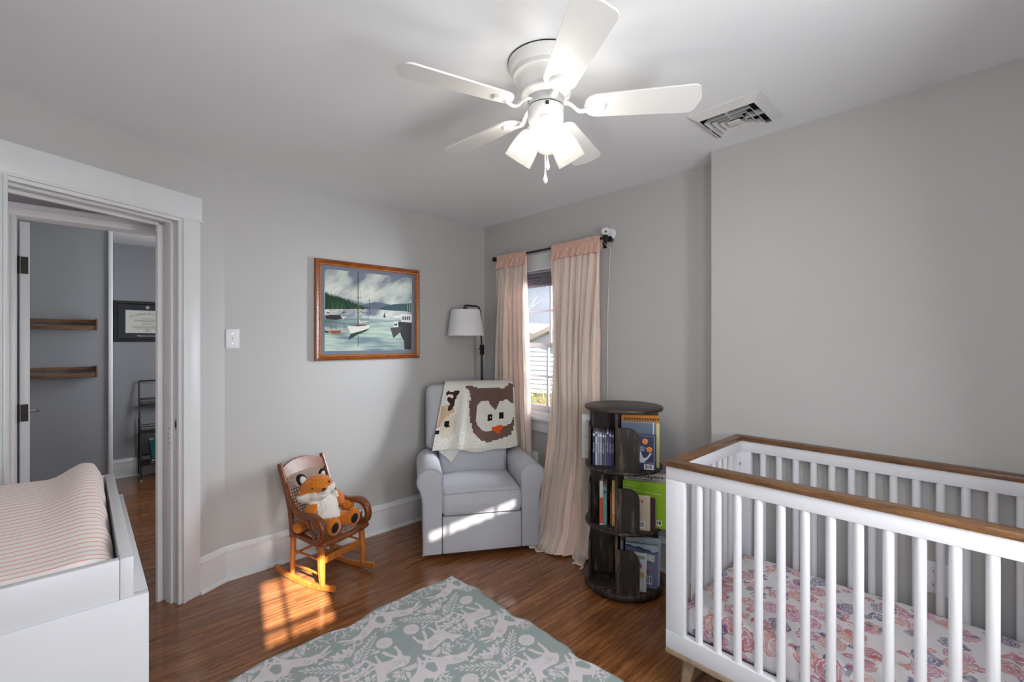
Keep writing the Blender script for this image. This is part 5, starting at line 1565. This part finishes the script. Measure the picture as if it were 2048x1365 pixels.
# ================================================================== dresser with changing tray and pad
dr = thing('dresser', 'white dresser standing at the left edge before the doorway', 'dresser', (-.385, 1.246, 0))
DW_, DL_, DH_ = .490, .866, .860
part('carcass', DRW, dr, ((0, .002, .13), (DW_ - .020, DL_ - .002, DH_ - .022)), r=.002)
part('top', DRW, dr, ((0, .0222, DH_ - .022), (DW_, DL_ - .0222, DH_ - .0002)), r=.0008)
part('side_panel', DRW, dr, ((0, 0, .13), (DW_, .022, DH_)), r=.002); part('side_panel', DRW, dr, ((0, DL_ - .022, .13), (DW_, DL_, DH_)), r=.002)
for k in range(3):
    z0 = .145 + k * .230
    d_ = part('drawer', DRW, dr, ((DW_ - .020, .026, z0), (DW_ - .002, DL_ - .026, z0 + .222)), r=.002)
    part('finger_cutout', DARKHOLE, d_, ((DW_ - .003, DL_ / 2 - .06, z0 + .200), (DW_ - .0015, DL_ / 2 + .06, z0 + .220)))
for x in (.05, DW_ - .05):
    for y in (.06, DL_ - .06): MB().lathe([(.014, 0), (.020, .13)], 16, Matrix.Translation((x, y, 0))).build('leg', BASEW, dr)
tr = thing('changing_tray', 'white open changing tray resting on the dresser top', 'changing tray', (-.375, 1.252, DH_))
TWd, TLn, TH_ = .455, .828, .083
part('end_board', DRW, tr, ((0, 0, 0), (TWd - .0225, .018, TH_)), r=.0015); part('end_board', DRW, tr, ((0, TLn - .018, 0), (TWd - .0225, TLn, TH_)), r=.0015)
part('side_board', DRW, tr, ((TWd - .022, -.001, 0), (TWd, TLn + .001, TH_ + .0015)), r=.0015); part('side_board', DRW, tr, ((0, .018, 0), (.020, TLn - .018, TH_)), r=.0015)
part('tray_floor', DRW, tr, ((.020, .018, .0005), (TWd - .022, TLn - .018, .006)))
pd = thing('changing_pad', 'contoured changing pad in a peach-striped white cover', 'changing pad', (-.352, 1.275, DH_ + .0065))
pw, pl = .405, .775
def stripes():
    m, nt, b = newmat('striped_cover')
    L = nt.links
    tc = node(nt, 'ShaderNodeTexCoord'); sp = node(nt, 'ShaderNodeSeparateXYZ'); L.new(tc.outputs['Object'], sp.inputs[0])
    nz = node(nt, 'ShaderNodeTexNoise', Scale=5., Detail=2.0); L.new(tc.outputs['Object'], nz.inputs['Vector'])
    # distance along the cloth: y plus a share of the height so that stripes follow the slopes
    a = node(nt, 'ShaderNodeMath', operation='MULTIPLY_ADD'); a.inputs[1].default_value = .55; L.new(sp.outputs['Z'], a.inputs[0]); L.new(sp.outputs['Y'], a.inputs[2])
    w = node(nt, 'ShaderNodeMath', operation='MULTIPLY_ADD'); w.inputs[1].default_value = .018; L.new(nz.outputs['Fac'], w.inputs[0]); L.new(a.outputs[0], w.inputs[2])
    s = node(nt, 'ShaderNodeMath', operation='MULTIPLY'); s.inputs[1].default_value = 1 / .0245; L.new(w.outputs[0], s.inputs[0])
    fr = node(nt, 'ShaderNodeMath', operation='FRACT'); L.new(s.outputs[0], fr.inputs[0])
    r = ramp(nt, [(0, srgb(230, 164, 144)), (.20, srgb(230, 164, 144)), (.25, srgb(232, 226, 224)), (.95, srgb(232, 226, 224))])
    L.new(fr.outputs[0], r.inputs['Fac']); L.new(r.outputs['Color'], b.inputs['Base Color'])
    b.inputs['Roughness'].default_value = .9; b.inputs['Specular IOR Level'].default_value = .15; b.inputs['Sheen Weight'].default_value = .2
    n2 = node(nt, 'ShaderNodeTexNoise', Scale=500., Detail=2.0); L.new(tc.outputs['Object'], n2.inputs['Vector'])
    bp = node(nt, 'ShaderNodeBump', Strength=.3, Distance=.001); L.new(n2.outputs['Fac'], bp.inputs['Height']); L.new(bp.outputs['Normal'], b.inputs['Normal'])
    return m
def padtop(c):
    x, y, z = c
    if z > .03:
        u = abs(x - pw / 2) / (pw / 2); v = y / pl
        side = max(0, min(1, (u - .35) / .45)); side = side * side * (3 - 2 * side)
        far = max(0, min(1, (v - .05) / .75)); far = far * far * (3 - 2 * far)
        k = (z - .03) / .05
        z = .03 + k * (.046 + side * (.004 + .036 * far) + .026 * far + .004 * mnoise.noise((x * 9, y * 7, 1)))
        drop = max(0, 1 - (pw - x) / .05) if x > pw / 2 else max(0, 1 - x / .05)
        z -= .012 * drop * k
        x -= .010 * drop * k * (1 if x > pw / 2 else -1)
        x += .003 * math.sin(y * 40) * drop
    return (x, y, z)
MB().rbox((0, 0, 0), (pw, pl, .08), .022, 4, cuts=19, fn=padtop).build('cover', stripes(), pd, smooth=70)

# ================================================================== woodland rug
DEER = [[(510,245),(518,239),(495,210),(463,187),(467,166),(475,139),(500,131),(512,122),(486,109),(465,101),(447,95),(447,101),(459,109),(432,137),(406,119),(376,105),(350,102),(354,90),(342,93),(337,112),(328,114),(317,104),(295,114),(268,120),(266,128),(290,125),(314,119),(320,124),(303,127),(260,153),(254,161),(280,160),(314,140),(334,150),(357,152),(389,178),(423,191),(447,215),(463,241),(467,261),(480,263),(476,235),(460,206),(481,217)],[(430,401),(445,400),(443,373),(443,351),(434,324),(443,305),(455,297),(450,281),(427,261),(404,259),(374,270),(347,273),(328,275),(320,259),(325,233),(312,239),(304,243),(294,244),(280,244),(264,229),(261,234),(266,254),(281,267),(297,304),(305,332),(314,348),(304,377),(295,417),(303,418),(314,385),(328,354),(336,375),(340,406),(350,408),(346,379),(349,348),(375,337),(400,335),(385,360),(371,406),(386,405),(397,370),(413,336),(424,348),(432,369)]]
LINES = [[(475,107),(496,91),(507,78),(510,51)],[(477,101),(478,82),(478,66),(475,47)],[(500,87),(524,86)],[(479,87),(465,74)],[(478,69),(490,55)],[(510,73),(525,56)],[(291,246),(278,224),(265,203),(256,171)],[(278,221),(292,221)],[(267,205),(242,201)],[(307,234),(305,195),(321,176)],[(307,215),(327,209)],[(305,197),(281,178)],[(295,187),(296,171)],[(257,-4),(256,-69)],[(258,-104),(259,-145),(257,-208)],[(257,-126),(272,-107)],[(257,-126),(276,-112)],[(272,-29),(337,33),(419,94)],[(349,-195),(390,-229)],[(393,-223),(453,-235)],[(251,-116),(257,-126)],[(285,43),(301,71)],[(262,27),(285,43)]]
SPOTS = [(378,148),(380,140),(387,134),(367,137),(373,129),(379,123),(364,125),(368,118),(389,307),(401,307),(404,299),(411,296),(421,294),(387,292),(398,289),(405,286),(423,282),(369,296),(377,291),(417,270)]
LEAVES = [[(258,-68),(301,-38)],[(267,-112),(307,-82)],[(275,-113),(317,-118)],[(263,-165),(295,-149)],[(251,-116),(207,-87)],[(245,-120),(199,-120)],[(249,-167),(220,-150)],[(250,-68),(215,-51)],[(263,-26),(279,9)],[(330,-27),(375,-37)],[(348,-196),(372,-212)],[(265,35),(256,95)],[(262,33),(286,66)],[(293,66),(317,96)],[(309,70),(347,81)],[(262,27),(231,67)],[(257,29),(194,91)],[(271,13),(309,34)],[(197,341),(222,343)],[(211,318),(239,308)]]
FERN = [[(277,-26),(287,20)],[(277,-26),(323,-28)],[(294,-12),(304,32)],[(294,-12),(337,-13)],[(311,3),(321,44)],[(311,3),(352,2)],[(328,18),(339,56)],[(328,18),(367,18)],[(346,33),(357,69)],[(346,33),(382,34)],[(364,48),(375,82)],[(364,48),(397,50)],[(383,64),(394,95)],[(383,64),(412,67)],[(392,72),(423,97)],[(360,-202),(337,-221)],[(364,-206),(342,-232)],[(368,-210),(347,-240)],[(372,-213),(352,-250)],[(377,-219),(360,-262)],[(383,-224),(367,-276)],[(390,-230),(384,-287)],[(388,-229),(395,-272)],[(387,-227),(403,-260)],[(398,-225),(418,-215)],[(398,-225),(413,-241)],[(409,-227),(430,-217)],[(409,-227),(424,-243)],[(421,-229),(441,-219)],[(421,-229),(435,-245)],[(432,-231),(452,-221)],[(432,-231),(446,-247)]]
BERRY = [(270,-80),(265,-94),(245,-79),(251,-98),(275,-174),(238,-173),(250,-48),(268,-45),(355,-12),(392,-211),(403,-215),(340,-246)]
FLW = [(414, 454), (431, -2)]
TX, TY, SC = 487., 458., 1.25           # repeat of the print in mm, raster pixels per mm
tw, th_ = int(TX * SC), int(TY * SC)
tile = np.zeros((th_, tw), np.float32)
def stamp(poly, val=1.0):
    p = np.asarray(poly, float)
    for mir in (0, 1):
        q = p.copy()
        if mir: q[:, 0] = 2 * 243.5 - q[:, 0]
        cx_, cy_ = math.floor(q[:, 0].min() / TX), math.floor(q[:, 1].min() / TY)
        for ix in range(-3, 4):
            for iy in range(-3, 4):
                s = q + np.array([ix * TX, iy * TY])
                if s[:, 0].max() < 0 or s[:, 0].min() > TX or s[:, 1].max() < 0 or s[:, 1].min() > TY: continue
                fill_poly(tile, s * SC, val)
for l in LINES:
    for a, b in zip(l[:-1], l[1:]): stamp(line_poly(a, b, 5.0, 4.2))
for a, b in LEAVES: stamp(leaf_poly(a, b, 17))
for a, b in FERN: stamp(leaf_poly(a, b, 8.5))
for c in BERRY: stamp(ell_poly(c, 6.5, 6.5, 12))
for d in DEER: stamp(d)
for c in FLW[:1]:
    for k in range(12):
        a = 2 * PI * k / 12
        stamp(leaf_poly(c, (c[0] + 40 * math.cos(a), c[1] + 40 * math.sin(a)), 19))
    stamp(ell_poly(c, 16, 16, 16))
    for k in range(12):
        a = 2 * PI * (k + .5) / 12
        stamp(line_poly((c[0] + 16 * math.cos(a), c[1] + 16 * math.sin(a)), (c[0] + 25 * math.cos(a), c[1] + 25 * math.sin(a)), 2.2), .25)
    for k in range(7):
        a = 2 * PI * k / 7
        stamp(ell_poly((c[0] + 7 * math.cos(a), c[1] + 7 * math.sin(a)), 2.0, 2.0, 8), .15)
for k, c in enumerate(SPOTS): stamp(ell_poly(c, 4.0, 2.6, 8, .6), .12)
rx0, rx1, ry0, ry1 = .16, 1.603, .30, 2.215
du_ = .0031
nx, ny = int((rx1 - rx0) / du_), int((ry1 - ry0) / du_)
gx, gy = np.meshgrid(np.linspace(rx0, rx1, nx), np.linspace(ry0, ry1, ny))
ex = np.minimum(gx - rx0, rx1 - gx); ey = np.minimum(gy - ry0, ry1 - gy)
# print sampled with a small box filter
def samp(X, Y):
    ix = np.mod(((X - 1.085) * 1000) * SC, tw).astype(int) % tw
    iy = np.mod(((Y - 1.5) * 1000) * SC, th_).astype(int) % th_
    return tile[iy, ix]
val = sum(samp(gx + dx, gy + dy) for dx in (-.0009, .0009) for dy in (-.0009, .0009)) / 4
nzc = fbm(ny, nx, (60, 80), 21, 3)
c0, c1 = L3(163, 176, 174), L3(226, 219, 223)
colr = c0 * (1 - val[..., None]) + c1 * val[..., None]
colr *= (1 + .10 * (nzc - .5))[..., None]
# gently wavy edges and low ripples
wav = .010 * np.sin(gy * 13 + 1) + .006 * np.sin(gy * 29) + .004 * np.sin(gy * 47 + 2)
wx = .010 * np.sin(gx * 11 + .5) + .007 * np.sin(gx * 23 + 1)
PX = gx + wav * np.clip((gx - (rx1 - .25)) / .25, 0, 1)
PY = gy + wx * np.clip((gy - (ry1 - .25)) / .25, 0, 1) - .02 * np.exp(-((gx - .93) / .05) ** 2) * np.clip((gy - (ry1 - .2)) / .2, 0, 1)
rip = (.004 * np.sin(gx * 17 + gy * 5) + .003 * np.sin(gy * 21 - gx * 3)) * .4
edge = np.minimum(ex, ey)
PY = PY - .046 * (rx1 - gx)
PZ = .0065 + np.clip(rip, -.002, .01) + .007 * np.exp(-((gx - .93) / .06) ** 2) * np.exp(-((gy - ry1) / .08) ** 2)
PZ = np.where(edge < .0005, .0012, PZ)
rug = thing('area_rug', 'sage green rug printed with white deer, ferns and flowers', 'rug', (rx0, ry0, 0))
gridobj('pile', np.stack([PX - rx0, PY - ry0, PZ], -1), vcol('rug_print', rough=.95, bump=.4, bscale=420, spec=.1), rug, colr)
def rug_edge(pts):
    return [(x - rx0, y - ry0, .004) for x, y in pts]
ol_ = list(zip(PX[0], PY[0]))[::6] + list(zip(PX[:, -1], PY[:, -1]))[::6] + list(zip(PX[-1][::-1], PY[-1][::-1]))[::6] + list(zip(PX[::-1, 0], PY[::-1, 0]))[::6]
MB().sweep(rug_edge(ol_), [(-.0022, -.003), (.0022, -.003), (.0022, .003), (-.0022, .003)], (0, 0, 1), closed=True).build('bound_edge', M('rug_binding', srgb(150, 166, 156), rough=.9), rug)

# ================================================================== across the hall
dor = thing('interior_door', 'open white door seen edge-on across the hall', 'door', (-.236, 3.515, 0), math.radians(4.6))
part('leaf', TRIM, dor, ((-.002, 0, .012), (.036, .740, 2.030)), r=.003)
HNG = M('old_hinge', srgb(52, 46, 40), rough=.5, metal=.7, vary=.2)
for z in (1.80, 1.02, .25):
    MB().rbox((.002, -.0025, z - .045), (.030, .0005, z + .045), .0008, 1).rbox((-.030, -.012, z - .045), (-.004, -.009, z + .045), .0008, 1).tube([(-.006, -.008, z - .047), (-.006, -.008, z + .047)], .0055, 10).build('hinge', HNG, dor)
for sx in (1, -1):
    bx = .036 if sx > 0 else -.002
    h_ = MB().lathe([(0, 0), (.024, 0), (.026, .004), (.020, .010), (0, .010)], 20, Matrix.Translation((bx, .68, .955)) @ Matrix.Rotation(sx * PI / 2, 4, 'Y')).build('handle_rose', CHROME, dor)
    MB().tube([(bx + sx * .008, .68, .955), (bx + sx * .050, .68, .955)], .008, 10).tube([(bx + sx * .048, .688, .955), (bx + sx * .052, .64, .955), (bx + sx * .052, .575, .950)], [.008, .007, .006], 10).build('lever', CHROME, h_)

SHW = wood('shelf_oak', srgb(84, 58, 36), srgb(124, 90, 60), srgb(140, 106, 74), stretch=(2, 14, 14), scale=5, rough=.45)
for z, lb in ((1.49, 'upper slim wooden wall rail shelf across the hall'), (1.115, 'lower slim wooden wall rail shelf across the hall')):
    s_ = thing('wall_rail_shelf', lb, 'shelf', (-.20, 4.998, z), 0, 'wooden rail shelves across the hall')
    part('back_rail', SHW, s_, ((-.30, -.012, .045), (.283, 0, .080)), r=.002)
    part('ledge', SHW, s_, ((-.30, -.085, 0), (.283, 0, .012)), r=.002)
    part('front_rail', SHW, s_, ((-.30, -.087, .010), (.283, -.077, .030)), r=.002)
    for x in (-.30, .283): part('end_bracket', SHW, s_, ((x - .002, -.090, -.004), (x + .010, 0, .088)), r=.002)

dip = thing('framed_diploma', 'black-framed university diploma on the far study wall', 'diploma', (.505, 6.138, 1.602))
fw, fh = .545, .420
mitre_frame('frame_rail', fw, fh, [(0, 0), (0, .020), (.004, .024), (.026, .022), (.032, .014), (.034, .006)], M('diploma_frame', srgb(20, 19, 20), rough=.3, vary=.1), dip)
part('mat_board', M('diploma_mat', srgb(54, 56, 66), rough=.8), dip, ((-fw / 2 + .028, -.009, -fh / 2 + .028), (fw / 2 - .028, -.002, fh / 2 - .028)))
cert = part('certificate', M('certificate_paper', srgb(222, 220, 212), rough=.85, vary=.02), dip, ((-.178, -.0105, -.118), (.178, -.009, .118)))
tl = 'Villanova University'
for i, ch_ in enumerate(tl):
    if ch_ == ' ': continue
    a = math.radians(118 - i * (56 / (len(tl) - 1)))
    rr2 = .29
    px_, pz_ = rr2 * math.cos(a), -.205 + rr2 * math.sin(a)
    text('lettering', ch_, .030, TXTD, cert, frame((px_, -.0108, pz_), (math.sin(a), 0, -math.cos(a)), (math.cos(a), 0, math.sin(a))), .0002)
ln = MB()
for z, w_ in ((.030, .10), (.016, .22), (.006, .24), (-.010, .10), (-.028, .10), (-.046, .26), (-.056, .26), (-.066, .24), (-.076, .20), (-.100, .07)):
    ln.box((-w_ / 2, -.0109, z - .0022), (w_ / 2, -.0105, z + .0014))
ln.box((-.13, -.0109, -.099), (-.07, -.0105, -.0975)); ln.box((.06, -.0109, -.099), (.13, -.0105, -.0975))
ln.build('small_print', M('print_grey', srgb(120, 118, 114), rough=.7), cert)
MB().lathe([(0, .001), (.017, .001), (.018, 0)], 20, Matrix.Translation((0, -.0105, -.094)) @ Matrix.Rotation(PI / 2, 4, 'X')).build('embossed_seal', M('seal', srgb(190, 188, 180), rough=.6), cert)
MB().lathe([(0, .003), (.016, .003), (.018, 0)], 24, Matrix.Translation((0, -.009, .150)) @ Matrix.Rotation(PI / 2, 4, 'X')).build('medallion', M('medallion_metal', srgb(170, 166, 150), rough=.4, metal=.6), dip)
text('mat_lettering', 'Villanova University', .022, TXTW, dip, frame((0, -.0095, -.148), (1, 0, 0), (0, 0, 1)), .0002)

lad = thing('ladder_shelf', 'black metal ladder shelf with mesh trays beyond the doorway', 'shelf', (.70, 6.10, 0))
W2 = .27
for s in (-1, 1):
    MB().tube([(s * W2, -.27, .012), (s * W2, -.02, .985)], .0075, 8).build('front_leg', BLACKM, lad)
    MB().tube([(s * W2, .0, .012), (s * W2, -.005, .60)], .006, 8).build('rear_leg', BLACKM, lad)
    MB().lathe([(.009, 0), (.010, .014)], 10, Matrix.Translation((s * W2, -.27, 0))).build('foot', M('foot_cap', srgb(200, 198, 194), rough=.5), lad)
MB().tube([(-W2, -.02, .985), (W2, -.02, .985)], .0075, 8).build('top_bar', BLACKM, lad)
for z, y0 in ((.735, -.10), (.46, -.165), (.145, -.245)):
    t_ = MB()
    for zz_ in (z, z + .065):
        t_.tube([(-W2, y0, zz_), (W2, y0, zz_)], .004, 6).tube([(-W2, 0, zz_), (W2, 0, zz_)], .004, 6)
        for s in (-1, 1): t_.tube([(s * W2, y0, zz_), (s * W2, 0, zz_)], .004, 6)
    tr_ = t_.build('tray_frame', BLACKM, lad)
    me_ = MB()
    for k in range(46):
        x_ = -W2 + 2 * W2 * k / 45
        me_.box((x_ - .0022, y0, z - .001), (x_ + .0022, 0, z + .001)); me_.box((x_ - .0022, y0 - .001, z), (x_ + .0022, y0 + .001, z + .045))
    for k in range(12): me_.box((-W2, y0 + (0 - y0) * k / 11 - .002, z - .0012), (W2, y0 + (0 - y0) * k / 11 + .002, z + .0012))
    for k in range(4): me_.box((-W2, y0 - .0012, z + .012 * k), (W2, y0 + .0012, z + .012 * k + .004))
    tag(me_.build('wire_mesh', BLACKM, tr_, smooth=0), kind='stuff')
TEAL = M('teal_cover', srgb(26, 96, 104), rough=.4)
for k, (x_, lb) in enumerate(((-.150, 'teal book leaning on the bottom tray of the ladder shelf, left one'), (-.098, 'teal book leaning on the bottom tray of the ladder shelf, right one'))):
    tb = thing('book', lb, 'book', (.70 + x_, 6.02, .150), 0, 'teal books on the ladder shelf')
    tb.rotation_euler = (.0, -.10, 0)
    m_ = MB().rbox((-.022, -.075, 0), (-.0195, .075, .235), .001, 1).rbox((.0195, -.075, 0), (.022, .075, .235), .001, 1).rbox((-.022, -.078, 0), (.022, -.074, .235), .0015, 1)
    m_.build('cover', TEAL, tb); part('pages', PAPER, tb, ((-.0195, -.073, .003), (.0195, .073, .231)))
bg_ = thing('crumpled_bag', 'crumpled white bag on the bottom tray before the teal books', 'bag', (.600, 5.905, .148))
bm3 = bmesh.new(); bmesh.ops.create_icosphere(bm3, subdivisions=3, radius=1)
for v_ in bm3.verts:
    n3 = 1 + .35 * mnoise.noise(v_.co * 2.2) + .12 * mnoise.noise(v_.co * 6)
    v_.co = Vector((v_.co.x * .085 * n3, v_.co.y * .038 * n3, max(0, (v_.co.z + .55) * .028 * n3)))
MB().bm(bm3).build('bag', M('bag_paper', srgb(206, 206, 210), rough=.8, vary=.15, vscale=40), bg_, smooth=15)
